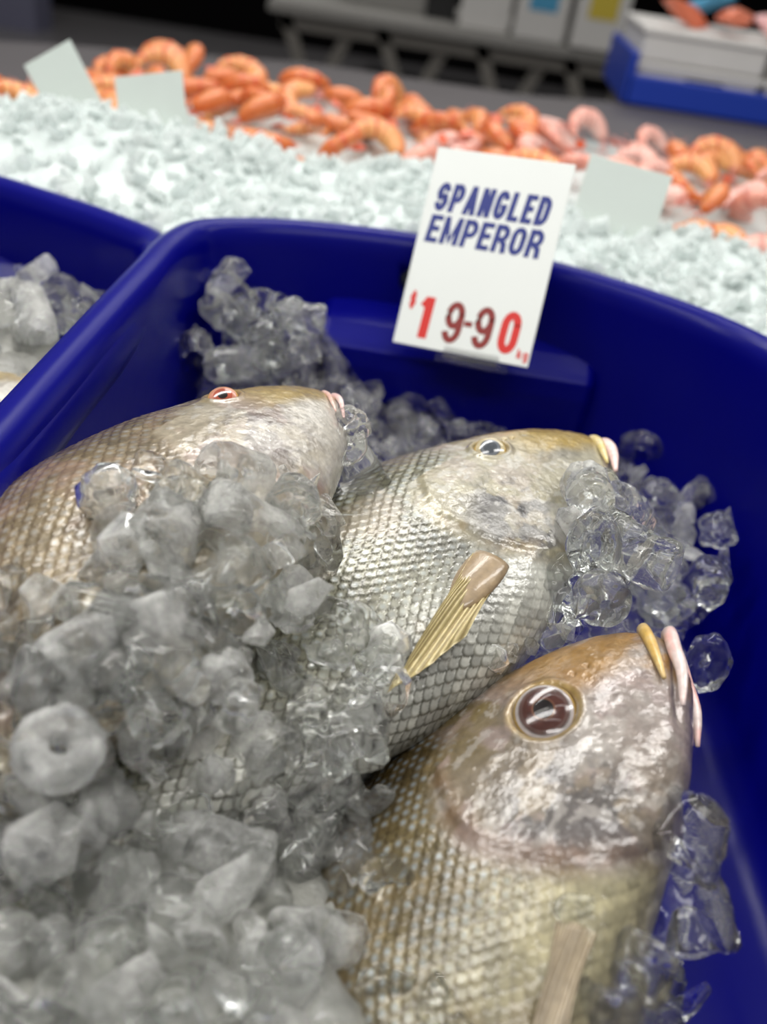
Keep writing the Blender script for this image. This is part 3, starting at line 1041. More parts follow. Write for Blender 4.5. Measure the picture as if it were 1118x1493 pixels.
def lathe_pts(profile, n, a0=0, a1=2 * math.pi, closed_prof=True):
    full = abs(a1 - a0 - 2 * math.pi) < 1e-6
    na = n if full else n + 1
    V, Fc = [], []
    m_ = len(profile)
    for i in range(na):
        a = a0 + (a1 - a0) * i / n
        for r, z in profile:
            V.append((r * math.cos(a), r * math.sin(a), z))
    for i in range(n):
        i2 = (i + 1) % na
        for k in range(m_ if closed_prof else m_ - 1):
            k2 = (k + 1) % m_
            Fc.append((i * m_ + k, i2 * m_ + k, i2 * m_ + k2, i * m_ + k2))
    if not full:
        Fc.append(tuple(range(m_)))
        Fc.append(tuple(n * m_ + k for k in range(m_))[::-1])
    return V, Fc


def finish_ice(bm, amp, seed, sub=1, smooth=2):
    for _ in range(sub):
        bmesh.ops.subdivide_edges(bm, edges=bm.edges[:], cuts=1, use_grid_fill=True)
    for _ in range(smooth):
        bmesh.ops.smooth_vert(bm, verts=bm.verts[:], factor=.5, use_axis_x=True, use_axis_y=True, use_axis_z=True)
    bm.normal_update()
    A = np.array([v.co[:] for v in bm.verts])
    n1 = fbm(A[:, 0] * 1.6, A[:, 1] * 1.6, A[:, 2] * 1.6, seed, 3) - .5
    n2 = fbm(A[:, 0] * 6, A[:, 1] * 6, A[:, 2] * 6, seed + 4, 2) - .5
    for v, a, b_ in zip(bm.verts, n1, n2):
        v.co += v.normal * (a * amp + b_ * amp * .07)
    me = bmmesh('ice', bm, True)
    me.set_sharp_from_angle(angle=.62)
    return me


def ring_ice(seed, hole=.22, hgt=.5, arc=None):
    prof_ = []
    rc, rw = (1 + hole) / 2, (1 - hole) / 2
    for k in range(20):
        a = 2 * math.pi * k / 20
        c, s = math.cos(a), math.sin(a)
        prof_.append((rc + rw * math.copysign(abs(c) ** .62, c), hgt * math.copysign(abs(s) ** .62, s)))
    V, Fc = lathe_pts(prof_, 36 if arc is None else 22, 0, 2 * math.pi if arc is None else arc)
    bm = bmesh.new()
    vs = [bm.verts.new(v) for v in V]
    for f in Fc:
        bm.faces.new([vs[i] for i in f])
    if arc is not None:
        bmesh.ops.bevel(bm, geom=[e for e in bm.edges if e.calc_face_angle(0) > 1.0], offset=.05, segments=2, affect='EDGES')
        bmesh.ops.triangulate(bm, faces=[f for f in bm.faces if len(f.verts) > 4])
    return finish_ice(bm, .34, seed, 1, 0)


def cup_ice(seed, L=1.0, dim=.5, arc=None):
    pr = [(0.001, -L), (.30, -L * .99), (.58, -L * .96), (.78, -L * .85), (.87, -L * .6), (.90, -L * .2), (.93, L * .2), (.97, L * .6), (.95, L * .85), (.85, L * .97), (.70, L * .98),
          (.52, L * .9), (.38, L * .9 - dim * .5), (.24, L * .9 - dim * .85), (.001, L * .9 - dim)]
    V, Fc = lathe_pts(pr, 30 if arc is None else 18, 0, 2 * math.pi if arc is None else arc, arc is not None)
    bm = bmesh.new()
    vs = [bm.verts.new(v) for v in V]
    for f in Fc:
        try:
            bm.faces.new([vs[i] for i in f])
        except ValueError:
            pass
    bmesh.ops.remove_doubles(bm, verts=bm.verts[:], dist=.003)
    bmesh.ops.triangulate(bm, faces=[f for f in bm.faces if len(f.verts) > 4])
    return finish_ice(bm, .34, seed, 1, 0)


def shard_ice(seed, sx=1, sy=.8, sz=.55, n=14):
    r = np.random.RandomState(seed)
    P = r.normal(size=(n, 3))
    P /= np.linalg.norm(P, axis=1)[:, None]
    P *= r.uniform(.75, 1.05, (n, 1))
    P *= [sx, sy, sz]
    bm = bmesh.new()
    for p in P:
        bm.verts.new(p)
    g = bmesh.ops.convex_hull(bm, input=bm.verts[:])
    lo = [v for v in bm.verts if not v.link_faces]
    bmesh.ops.delete(bm, geom=lo, context='VERTS')
    bmesh.ops.bevel(bm, geom=bm.edges[:], offset=.035, segments=2, affect='EDGES', profile=.6)
    bmesh.ops.triangulate(bm, faces=bm.faces[:])
    return finish_ice(bm, .14, seed, 1, 0)


PROTO = {
    'ring': [ring_ice(1), ring_ice(2, .30, .42), ring_ice(3, .16, .62)],
    'arc': [ring_ice(4, .3, .5, 3.4), ring_ice(5, .25, .6, 2.6), cup_ice(21, 1.0, .6, 3.1)],
    'cup': [cup_ice(6, .85, .7), cup_ice(7, 1.15, .9), cup_ice(8, .7, .5)],
    'long': [cup_ice(9, 1.7, .8), cup_ice(10, 1.45, .5, 3.3), shard_ice(31, 1.6, .6, .5)],
    'shard': [shard_ice(11), shard_ice(12, 1.1, .7, .4, 11), shard_ice(13, 1, .9, .6, 16), shard_ice(14, 1.2, .6, .5, 10), shard_ice(15, .9, .9, .35, 12)],
    'lump': [shard_ice(16, 1, .95, .85, 30), shard_ice(17, 1, .8, .8, 22)],
}
for k_ in PROTO:
    for me in PROTO[k_]:
        me.materials.append(M_ICE)

# height map of what lies in the bins (3 mm cells)
G0, G1, GC = (-.95, -.15), (.42, .95), .003
GNX, GNY = int((G1[0] - G0[0]) / GC), int((G1[1] - G0[1]) / GC)
HM = np.full((GNX, GNY), -.10)
XX, YY = np.meshgrid(G0[0] + GC * (np.arange(GNX) + .5), G0[1] + GC * (np.arange(GNY) + .5), indexing='ij')


def bump_(x, y, r, h):
    return h * np.exp(-(((XX - x) ** 2 + (YY - y) ** 2) / (r * r)))


# bed of packed ice in the front bin: high on the left and near the camera, low along the right wall
bed = -.075 + .0 * XX
bed = bed + .040 * sm(.12, -.12, XX) * sm(.62, .40, YY) + bump_(-.12, .79, .07, .10) + bump_(.20, .62, .07, .02)
bed = bed + bump_(-.02, .12, .13, .03) + (fbm(XX * 60, YY * 60, 0, 3, 3) - .5) * .02
bedL = -.045 + bump_(-.42, .80, .14, .035) + bump_(-.36, .60, .16, .05) + (fbm(XX * 60, YY * 60, 0, 3, 3) - .5) * .02
isL = XX < -.236
bed = np.where(isL, bedL, bed)
HM = np.maximum(HM, bed)


def inner_mask(off):
    ins = inset(OUTL, .040) + np.array(off[:2])
    inside = np.zeros(XX.shape, bool)
    j = len(ins) - 1
    for i in range(len(ins)):
        xi, yi = ins[i]
        xj, yj = ins[j]
        c = ((yi > YY) != (yj > YY)) & (XX < (xj - xi) * (YY - yi) / (yj - yi + 1e-12) + xi)
        inside ^= c
        j = i
    return inside


IN1, IN2 = inner_mask((0, 0)), inner_mask((OFF2[0] - .02, OFF2[1] - .03))


def field_mesh(name, Hf, mask, base, step=2):
    """solid body between a height field and a floor level"""
    idx = -np.ones(Hf.shape, int)
    V, Fc = [], []
    for i in range(0, Hf.shape[0], step):
        for j in range(0, Hf.shape[1], step):
            if mask[i, j]:
                idx[i, j] = len(V)
                V.append((XX[i, j], YY[i, j], Hf[i, j]))
    n = len(V)
    for i in range(0, Hf.shape[0] - step, step):
        for j in range(0, Hf.shape[1] - step, step):
            q = (idx[i, j], idx[i + step, j], idx[i + step, j + step], idx[i, j + step])
            if min(q) >= 0:
                Fc.append(q)
    bm = bmesh.new()
    vs = [bm.verts.new(v) for v in V]
    for f in Fc:
        bm.faces.new([vs[k] for k in f])
    for v in [v for v in bm.verts if not v.link_faces]:
        bm.verts.remove(v)
    be = [e for e in bm.edges if len(e.link_faces) == 1]
    r = bmesh.ops.extrude_edge_only(bm, edges=be)
    for v in [g for g in r['geom'] if isinstance(g, bmesh.types.BMVert)]:
        v.co.z = base
    return bmmesh(name, bm, True)


near_m = (YY + .35 * XX < .60) & (XX < .10)
o = link('packed_ice', field_mesh('packed_ice', bed, IN1 & near_m, -.185), M_SLUSH)
tag(o, 'grey packed ice bed under the big heap in the front bin', 'ice', None, 'stuff')
o = link('packed_ice', field_mesh('packed_ice', bed, IN1 & ~near_m & (XX < .22 + .2 * (YY - .4)), -.12), M_BED)
tag(o, 'clear packed ice bed under the fish heads in the front bin', 'ice', None, 'stuff')
o = link('packed_ice', field_mesh('packed_ice', bedL, IN2, -.185), M_SLUSH)
tag(o, 'packed ice bed in the bin at the left edge', 'ice', None, 'stuff')

dg = bpy.context.evaluated_depsgraph_get()


def raster(o):
    n = len(o.data.vertices)
    a = np.empty(n * 3, dtype=np.float64)
    o.data.vertices.foreach_get('co', a)
    a = a.reshape(-1, 3)
    Mw = np.array(o.matrix_world)
    a = a @ Mw[:3, :3].T + Mw[:3, 3]
    i = ((a[:, 0] - G0[0]) / GC).astype(int)
    j = ((a[:, 1] - G0[1]) / GC).astype(int)
    ok = (i >= 0) & (i < GNX) & (j >= 0) & (j < GNY)
    np.maximum.at(HM, (i[ok], j[ok]), a[ok, 2])


bpy.context.view_layer.update()
for f in (fishA, fishB, fishC, twin):
    raster(f)


def disk(x, y, r):
    i, j = int((x - G0[0]) / GC), int((y - G0[1]) / GC)
    k = max(1, int(r / GC))
    i0, i1, j0, j1 = max(0, i - k), min(GNX, i + k + 1), max(0, j - k), min(GNY, j + k + 1)
    sl = (slice(i0, i1), slice(j0, j1))
    d = ((XX[sl] - x) ** 2 + (YY[sl] - y) ** 2) / (r * r)
    return sl, d


def contact(px, py, lift):
    """walk down the line of sight until the heap is met"""
    d = ray(px, py)
    t0 = (.13 - CP[2]) / d[2]
    for t in np.arange(t0, t0 * 3, .002):
        p = CP + d * t
        i, j = int((p[0] - G0[0]) / GC), int((p[1] - G0[1]) / GC)
        if not (0 <= i < GNX and 0 <= j < GNY):
            continue
        if p[2] <= HM[i, j] + lift:
            return p
    return None


N_ICE = 0


def put_ice(px, py, kind, r, rot=None, lift=None, label=None, group=None, m_=None, idx=None, sc=(1, 1, 1), z=None, climb=.12):
    global N_ICE
    lift = .55 * r if lift is None else lift
    p = contact(px, py, lift) if z is None else at(px, py, z)
    if p is None:
        return None
    P_ = PROTO[kind]
    me = P_[random.randrange(len(P_)) if idx is None else idx]
    o = bpy.data.objects.new('ice_piece', me)
    COL.objects.link(o)
    o.location = p
    o.rotation_euler = rot if rot else (random.uniform(0, 6.3), random.uniform(0, 6.3), random.uniform(0, 6.3))
    s = r * .94
    o.scale = (s * sc[0], s * sc[1], s * sc[2])
    tag(o, label, 'ice', group)
    if m_ is not None and m_ is not M_ICE:
        if me.materials and len(me.materials):
            pass
        o.material_slots[0].link = 'OBJECT'
        o.material_slots[0].material = m_
    sl, d = disk(p[0], p[1], r)
    HM[sl] = np.maximum(HM[sl], np.where(d < 1, p[2] + climb * r * np.sqrt(np.clip(1 - d, 0, 1)), -1))
    N_ICE += 1
    return o


def inpoly(x, y, poly):
    c = False
    j = len(poly) - 1
    for i in range(len(poly)):
        xi, yi = poly[i]
        xj, yj = poly[j]
        if (yi > y) != (yj > y) and x < (xj - xi) * (y - yi) / (yj - yi) + xi:
            c = not c
        j = i
    return c


def fill(poly, n, rmin, rmax, label, group, kinds, mats, spacing=.75, lift=.5, avoid=(), climb=.12):
    xs_ = [p[0] for p in poly]
    ys_ = [p[1] for p in poly]
    pts = []
    tries = 0
    while len(pts) < n and tries < n * 60:
        tries += 1
        x, y = random.uniform(min(xs_), max(xs_)), random.uniform(min(ys_), max(ys_))
        if not inpoly(x, y, poly):
            continue
        r = random.uniform(rmin, rmax)
        p0 = at(x, y, -.01)
        rp = r * FPX / np.linalg.norm(p0 - CP)
        sp = spacing * (1 if tries < n * 25 else .7)
        if any((x - a) ** 2 + (y - b_) ** 2 < (sp * (rp + c)) ** 2 for a, b_, c in pts):
            continue
        if any((x - a) ** 2 + (y - b_) ** 2 < (c + .3 * rp) ** 2 for a, b_, c in avoid):
            continue
        pts.append((x, y, rp))
        put_ice(x, y, random.choice(kinds), r, lift=lift * r, label=label, group=group, m_=random.choice(mats), climb=climb)


def face(px, py, ax=0.0, ay=0.0, spin=0.0):
    d = Vector(-ray(px, py)).normalized()
    q = d.to_track_quat('Z', 'Y')
    return (q @ Euler((ax, ay, spin)).to_quaternion()).to_euler()


HAND = [
    # px, py, kind, idx, r, (ax, ay, spin), lift, scale, material, label
    (1030, 967, 'ring', 0, .0225, (.5, .45, .3), .0, (.75, 1.1, .8), M_GLASSY, 'oval ice ring with a hole beside the lips of the nearest fish'),
    (998, 1216, 'cup', 2, .0235, (1.35, .2, 0), .3, (1, 1, 1.1), M_GLASSY, 'square clear ice block upper of the two by the jaw of the nearest fish'),
    (1000, 1318, 'cup', 0, .0255, (1.3, 1.0, .5), .3, (.9, .9, 1.1), M_GLASSY, 'wide clear ice block lower of the two by the jaw of the nearest fish'),
    (935, 1450, 'long', 0, .0165, (1.2, -.5, 0), .3, (1, 1, .9), M_GLASSY, 'long clear ice tube at the bottom beside the belly of the nearest fish'),
    (265, 742, 'ring', 2, .0200, (-.25, .1, 0), .5, (1, 1, .9), M_ICE, 'round ice disc with a pitted centre on the flank of the tan fish'),
    (182, 790, 'lump', 0, .0195, (.2, .3, 1), .5, (1, 1, 1), M_ICE2, 'frosty ice lump left of the round pitted disc'),
    (150, 892, 'long', 0, .0145, (1.35, 0, 1.15), .8, (1, 1, 1), M_GLASSY, 'long rounded glassy ice tube lying across the heap below the tan fish'),
    (110, 980, 'ring', 0, .0200, (-.1, .1, 0), .6, (1, 1, .9), M_ICE, 'clear ice ring with a rough hole below the long glassy tube'),
    (212, 1022, 'cup', 1, .0160, (1.2, .9, .2), .6, (1, .8, 1), M_GLASSY, 'smooth oval ice piece right of the ice ring'),
    (85, 1092, 'ring', 2, .0215, (-.15, .2, .4), .6, (1, 1, 1), M_ICE2, 'big frosty ice disc near the left edge of the heap'),
    (330, 835, 'long', 1, .0140, (1.3, 0, -.85), .6, (1, 1, 1.2), M_ICE, 'slanting half tube of ice under the pitted disc'),
    (448, 872, 'shard', 4, .0200, (.3, .2, .5), .6, (1, 1, 1), M_ICE2, 'flat broken ice piece at the heap edge by the scales of the silvery fish'),
    (552, 965, 'lump', 1, .0190, (.3, .2, .5), .5, (1, 1.1, .9), M_GLASSY, 'clear ice lump at the tip of the yellow pectoral fin'),
    (430, 730, 'cup', 2, .0180, (.5, -.4, .5), .5, (1, 1, 1), M_ICE, 'clear ice cup between the tan fish and the silvery fish'),
    (330, 740, 'cup', 0, .0150, (.9, -.6, .5), .5, (1, 1, 1), M_ICE2, 'small ice piece touching the pitted disc on its right'),
    (230, 820, 'shard', 1, .0180, (.2, -.1, 2.5), .6, (1, 1, 1), M_ICE2, 'flat frosty chip just below the pitted disc'),
    (385, 1085, 'cup', 2, .0195, (1.0, .5, .5), .6, (1, 1, 1), M_ICE2, 'frosty ice block in the middle of the heap'),
    (335, 1300, 'shard', 4, .0280, (.3, .2, .5), .7, (1, 1, 1.2), M_ICE2, 'large smooth ice slab low in the heap left of the nearest fish'),
    (60, 1230, 'lump', 0, .0240, (.3, .2, .5), .6, (1, 1, 1), M_ICE2, 'large blurred ice lump under the big frosty disc'),
    (520, 1110, 'arc', 0, .0200, (.6, .3, .5), .4, (1, 1, 1), M_GLASSY, 'curved glassy ice piece on the back of the nearest fish'),
    (500, 1200, 'arc', 1, .0210, (.2, .8, 1.5), .4, (1, 1, 1), M_GLASSY, 'wet ice curl hanging at the heap edge above the scales of the nearest fish'),
    (835, 1320, 'shard', 1, .0130, (.2, .3, 1.0), .2, (1, 1, .8), M_GLASSY, 'small clear ice chip lying at the fin root of the nearest fish'),
    (560, 1285, 'arc', 2, .0160, (.4, .3, .5), .2, (1, 1, .8), M_GLASSY, 'thin glassy ice shell on the olive scales of the nearest fish'),
    (475, 1360, 'shard', 4, .0190, (.2, .3, 1.5), .2, (1, 1, .9), M_GLASSY, 'flat clear ice sheet at the lower edge of the big heap'),
    (560, 1430, 'shard', 1, .0170, (.2, -.3, .5), .2, (1.2, 1, .8), M_GLASSY, 'clear ice sliver on the belly scales near the bottom'),
    (660, 1465, 'arc', 0, .0160, (.2, .3, 2.5), .2, (1, 1, .8), M_GLASSY, 'small clear ice curl beside the pectoral fin of the nearest fish'),
    (600, 598, 'ring', 0, .0190, (.2, 0, 0), .3, (1, 1, .8), M_ICE, 'round ice disc standing behind the silvery fish under the price card'),
]
HAND_TOP = [
    (868, 790, 'cup', 0, .0205, (.25, -.15, .2), .6, (.85, 1.12, 1), M_GLASSY, 'oval clear ice piece with a pitted face touching the throat of the silvery fish'),
    (1045, 772, 'cup', 2, .0170, (1.1, .6, .3), .4, (1, 1, 1.1), M_GLASSY, 'clear ice block nearest the right bin wall in the upper pile'),
    (1040, 866, 'shard', 2, .0215, (.2, .1, .3), .4, (1, 1, 1.2), M_GLASSY, 'large faceted glassy ice piece beside the blue right wall'),
    (878, 872, 'ring', 2, .0180, (.5, .4, .2), .3, (1, 1, 1), M_ICE, 'clear ice piece directly above the lips of the nearest fish'),
    (960, 860, 'cup', 0, .0185, (.7, .7, .2), .4, (1, 1, 1), M_ICE, 'rounded ice cup between the oval pitted piece and the faceted one'),
    (1040, 690, 'arc', 0, .0200, (1.3, .2, 1.5), .3, (1, 1, .8), M_GLASSY, 'thin curved ice shell standing by the right wall'),
    (945, 605, 'cup', 1, .0200, (.6, .2, 0), .4, (1, 1, .7), M_GLASSY, 'domed glassy ice cap at the top of the right pile'),
    (935, 655, 'ring', 1, .0240, (.9, .1, 0), .4, (1, 1, .9), M_ICE, 'broad ice ring lying under the domed cap'),
    (860, 715, 'cup', 2, .0170, (.5, .2, 0), .3, (1, 1, .9), M_GLASSY, 'clear ice piece against the chin of the silvery fish'),
]


def hand(lst):
    for px, py, kd, ix, r, f_, lf, sc_, mt_, lb in lst:
        r *= .90 if px < 570 and py > 640 else 1
        put_ice(px, py, kd, r, rot=face(px, py, *f_), lift=lf * r * .6, label=lb, m_=mt_, idx=ix, sc=sc_, climb=-.1)


MIX = ['shard', 'shard', 'arc', 'arc', 'cup', 'ring', 'long', 'long']
# heap over the left and lower part of the front bin
HEAP = [(-30, 850), (60, 880), (130, 850), (150, 740), (180, 700), (330, 700), (450, 700), (475, 760), (430, 830), (490, 905), (585, 955), (560, 1040), (545, 1110),
        (530, 1180), (490, 1260), (465, 1310), (470, 1400), (460, 1540), (-40, 1540)]
fill(HEAP, 65, .017, .023, 'broken clear ice piece in the lower layer of the big left heap', 'lower ice pieces of the big heap', ['shard', 'lump', 'cup', 'arc'],
     [M_ICE, M_ICE, M_ICE2], .85, .1, climb=-.1)
fill(HEAP, 100, .014, .020, 'wet clear ice piece lying loose on the big heap left of the fish', 'loose ice pieces on the big heap', MIX,
     [M_ICE, M_ICE, M_ICE2, M_GLASSY], .80, .15, climb=-.1)
hand(HAND)
# heap behind the left fish
fill([(190, 560), (215, 500), (260, 470), (310, 420), (350, 395), (375, 440), (410, 430), (455, 460), (450, 530), (330, 535), (250, 555), (200, 575)], 40, .014, .021,
     'cloudy ice piece heaped against the bin wall behind the tan fish', 'ice pieces behind the tan fish', MIX, [M_ICE, M_ICE, M_GLASSY], .5, .4, climb=.25)
# between the heads
fill([(515, 570), (600, 560), (700, 545), (790, 590), (860, 600), (700, 625), (600, 650), (520, 700), (500, 690)], 20, .013, .020,
     'clear ice piece lying behind the head of the silvery fish', 'ice pieces behind the silvery fish', MIX, [M_ICE, M_GLASSY], .55, .2)
# right of the silvery fish
fill([(860, 590), (960, 580), (1030, 620), (1060, 700), (1060, 760), (1050, 860), (980, 900), (850, 900), (830, 840), (830, 730), (860, 700), (915, 690), (915, 640)], 36, .0165, .0225,
     'clear ice piece piled between the silvery fish and the right bin wall', 'ice pieces beside the silvery fish', MIX, [M_ICE, M_ICE, M_ICE2, M_GLASSY], .55, .35, climb=.35)
hand(HAND_TOP)
fill([(690, 985), (740, 945), (800, 900), (850, 875), (880, 890), (800, 935), (740, 965)], 7, .009, .013, 'small ice piece wedged between the silvery fish and the nearest fish', 'ice pieces between two fish',
     ['shard', 'lump'], [M_ICE], .5, .1)
# low right corner by the nearest fish
fill([(900, 1400), (990, 1420), (1020, 1500), (880, 1500)], 4, .015, .02, 'glassy ice piece low beside the belly of the nearest fish', 'ice pieces by the nearest belly',
     ['cup', 'shard', 'arc'], [M_GLASSY], .5, .2)
# left bin
fill([(-60, 430), (0, 405), (90, 390), (170, 400), (170, 440), (80, 500), (-60, 530)], 30, .015, .021,
     'blurred cloudy ice piece in the bin at the left edge', 'ice pieces in the left bin', MIX, [M_ICE, M_ICE2], .55, .3)
#--ICE-FILL-END--
# ------------------------------------------------------------------ white crushed ice behind the bins
def in_outline(P2, off, d=-.002):
    ins = inset(OUTL2 if off is OFF2 else OUTL, d) + np.array(off[:2])
    inside = np.zeros(P2.shape[:-1], bool)
    j = len(ins) - 1
    for i in range(len(ins)):
        xi, yi = ins[i]
        xj, yj = ins[j]
        inside ^= ((yi > P2[..., 1]) != (yj > P2[..., 1])) & (P2[..., 0] < (xj - xi) * (P2[..., 1] - yi) / (yj - yi + 1e-12) + xi)
        j = i
    return inside


CREST = np.array([at(a, b_, .078)[:2] for a, b_ in ((-60, 135), (0, 160), (140, 182), (270, 182), (345, 205), (450, 232), (620, 240), (740, 262), (840, 292), (960, 322), (1050, 335), (1118, 372), (1200, 400))])


def crest_y(x):
    return np.interp(x, CREST[:, 0], CREST[:, 1])


def snow_z(x, y):
    z = .060 + .018 * sm(.85, 1.02, y) + .018 * (fbm(x * 9, y * 9, 0, 90, 3) - .5) * 2
    z = z + .022 * np.exp(-(((x + .40) / .13) ** 2 + ((y - 1.06) / .09) ** 2)) + .012 * np.exp(-(((x - .42) / .05) ** 2 + ((y - 1.06) / .05) ** 2))
    return z - .10 * sm(crest_y(x) - .02, crest_y(x) + .12, y)


gx, gy = np.meshgrid(np.arange(-1.25, 1.1, .008), np.arange(.55, 1.36, .008), indexing='ij')
gz = snow_z(gx, gy) + .012 * (fbm(gx * 70, gy * 70, 0, 91, 3) - .5)
gm = ~(in_outline(np.stack([gx, gy], -1), (0, 0)) | in_outline(np.stack([gx, gy], -1), OFF2)) & (gy > .6 + .0 * gx)
XXb, YYb = XX, YY
XX, YY = gx, gy
snow = link('crushed_ice', field_mesh('crushed_ice', gz, gm, -.19, 1), M_SNOW)
XX, YY = XXb, YYb
tag(snow, 'bright white crushed ice banked behind the blue bins', 'ice', None, 'stuff')
# loose chips on the bank, part of the same bank
NCH = 2600
chips = []
for k in range(6):
    bmc = bmesh.new()
    r_ = np.random.RandomState(200 + k)
    for p in r_.normal(size=(9, 3)) * [1, .8, .5]:
        bmc.verts.new(p / np.linalg.norm(p) * [1, .8, .55])
    bmesh.ops.convex_hull(bmc, input=bmc.verts[:])
    bmc.verts.ensure_lookup_table()
    bmc.verts.index_update()
    chips.append((np.array([v.co[:] for v in bmc.verts]), [tuple(v.index for v in f.verts) for f in bmc.faces]))
    bmc.free()
cv, cf, cn = [], [], 0
rs = np.random.RandomState(5)
made = 0
while made < NCH:
    x, y = rs.uniform(-1.1, .95), rs.uniform(.70, 1.24)
    if y > crest_y(x) + .01:
        continue
    q = np.array([x, y])
    if in_outline(q, (0, 0), -.008) or in_outline(q, OFF2, -.008):
        continue
    A, Fs = chips[rs.randint(6)]
    rot = np.array(Euler(rs.uniform(0, 6.3, 3)).to_matrix())
    sz = rs.uniform(.006, .016)
    z = float(snow_z(x, y)) + sz * .35
    cv.append(A @ rot.T * sz + [x, y, z])
    cf += [tuple(cn + i for i in f) for f in Fs]
    cn += len(A)
    made += 1
M_CHIP = ice_mat('ice_chips', .72, .97, rough=.08, white=(.85, .89, .88), bscale=100, nscale=60, vein=0)
o = link('ice_chips', npmesh('ice_chips', np.concatenate(cv), cf, False), M_CHIP)
tag(o, 'loose glinting ice chips strewn over the white ice bank', 'ice', None, 'stuff')


# ------------------------------------------------------------------ other price cards, seen from behind
def back_card(px, py, Y, w_, h_, rz, ry, rx, label):
    bm = bmesh.new()
    add_box(bm, (0, 0, h_ / 2), (w_, .0012, h_), bevel=.0003, seg=1)
    o = link('price_card', bmmesh('price_card', bm), M_CARDB)
    o.location = aty(px, py, Y)
    o.rotation_euler = (rx, ry, rz)
    return tag(o, label, 'price card')


back_card(888, 345, 1.02, .094, .078, math.radians(-4), math.radians(5), -.35, 'blank white card back standing in the white ice beside the lettered price card')
back_card(136, 205, 1.13, .066, .108, math.radians(10), math.radians(-32), -.3, 'tilted grey white card standing tallest at the left of the ice bank')
back_card(226, 212, 1.09, .088, .078, math.radians(-8), math.radians(-14), -.3, 'low pale card leaning in the ice beside the tilted tall card')

# ------------------------------------------------------------------ cooked prawns on the far side of the bank
def prawn_mesh(seed, pale):
    r_ = np.random.RandomState(seed)
    n = 46
    P_, Rr = [], []
    for k in range(n):
        t = k / (n - 1)
        a = math.radians(-30 + 215 * t)
        rad = 1.0 - .12 * t
        P_.append((rad * math.cos(a), rad * math.sin(a) * .92, .10 * math.sin(t * 5)))
        body = .06 + .50 * math.sin(math.pi * min(1, .10 + t * .95)) ** .7 * (1 - .35 * t)
        seg = 1 - .10 * abs(math.sin(math.pi * 7 * max(0, t - .34))) if t > .34 else 1
        Rr.append(body * seg)
    V, Fc = tube(P_, Rr, 14, True, .85, (0, 0, 1))
    c = []
    for i in range(len(V)):
        k = i // 14
        a = 2 * math.pi * (i % 14) / 14
        t = k / (n - 1)
        base = np.array(lin((204, 110, 56) if not pale else (222, 150, 130)))
        belly = np.array(lin((228, 166, 104) if not pale else (236, 196, 186)))
        red = np.array(lin((196, 78, 34) if not pale else (206, 130, 116)))
        w1 = .5 + .5 * math.cos(a)
        cc = base * w1 + belly * (1 - w1)
        if t > .34 and abs(math.sin(math.pi * 7 * (t - .34))) < .35:
            cc = red
        c.append(cc)
    return npmesh('prawn', np.array(V), Fc, True, np.array(c)), P_


def prawn_tail(P_):
    V, Fc = [], []
    e = Vector(P_[-1])
    d = (e - Vector(P_[-4])).normalized()
    s = Vector((0, 0, 1)).cross(d)
    for k in range(5):
        a = (k - 2) * .42
        dd = (d * math.cos(a) + s * math.sin(a)).normalized()
        ss = Vector((0, 0, 1)).cross(dd)
        b0 = len(V)
        for q, w1 in ((0, .05), (.2, .11), (.38, .10), (.46, .02)):
            for sg in (-1, 1):
                for zz in (-.018, .018):
                    p = e + dd * q + ss * w1 * sg + Vector((0, 0, zz + .02 * k))
                    V.append(tuple(p))
        for i in range(3):
            o_ = b0 + i * 4
            Fc += [(o_, o_ + 4, o_ + 6, o_ + 2), (o_ + 1, o_ + 3, o_ + 7, o_ + 5), (o_, o_ + 1, o_ + 5, o_ + 4), (o_ + 2, o_ + 6, o_ + 7, o_ + 3)]
        Fc += [(b0, b0 + 2, b0 + 3, b0 + 1), (b0 + 12, b0 + 13, b0 + 15, b0 + 14)]
    return npmesh('tail_fan', V, Fc, False, np.array([lin((206, 84, 40))] * len(V)))


def prawn_feelers(P_, seed):
    r_ = np.random.RandomState(seed)
    V, Fc = [], []
    h = Vector(P_[0])
    d = (Vector(P_[0]) - Vector(P_[3])).normalized()
    for k in range(7):
        dr = (d + Vector(r_.normal(size=3)) * .45).normalized()
        ln = r_.uniform(.6, 1.6)
        pts = [h + dr * ln * q + Vector((0, 0, -.25 * q * q)) + Vector(r_.normal(size=3)) * .02 for q in np.linspace(-.05, 1, 7)]
        v, f = tube(pts, [.03 * (1 - .8 * q) for q in np.linspace(0, 1, 7)], 5)
        b0 = len(V)
        V += v
        Fc += [tuple(b0 + i for i in g) for g in f]
    return npmesh('feelers', V, Fc, True, np.array([lin((224, 150, 140))] * len(V)))


M_PRAWN = tinted('prawn_shell', rough=.35, coat=.4, bump=.15, bscale=60, dist=.002)
PR = []
FARL = np.array([at(a, b_, .045)[:2] for a, b_ in ((-200, 150), (0, 132), (100, 118), (200, 104), (330, 112), (450, 142), (600, 165), (860, 190), (1000, 235), (1118, 238), (1300, 260))])
for k in range(4):
    me, pp = prawn_mesh(k, k == 3)
    me.materials.append(M_PRAWN)
    tl_, fe = prawn_tail(pp), prawn_feelers(pp, k)
    tl_.materials.append(M_PRAWN)
    fe.materials.append(M_PRAWN)
    PR.append((me, tl_, fe))
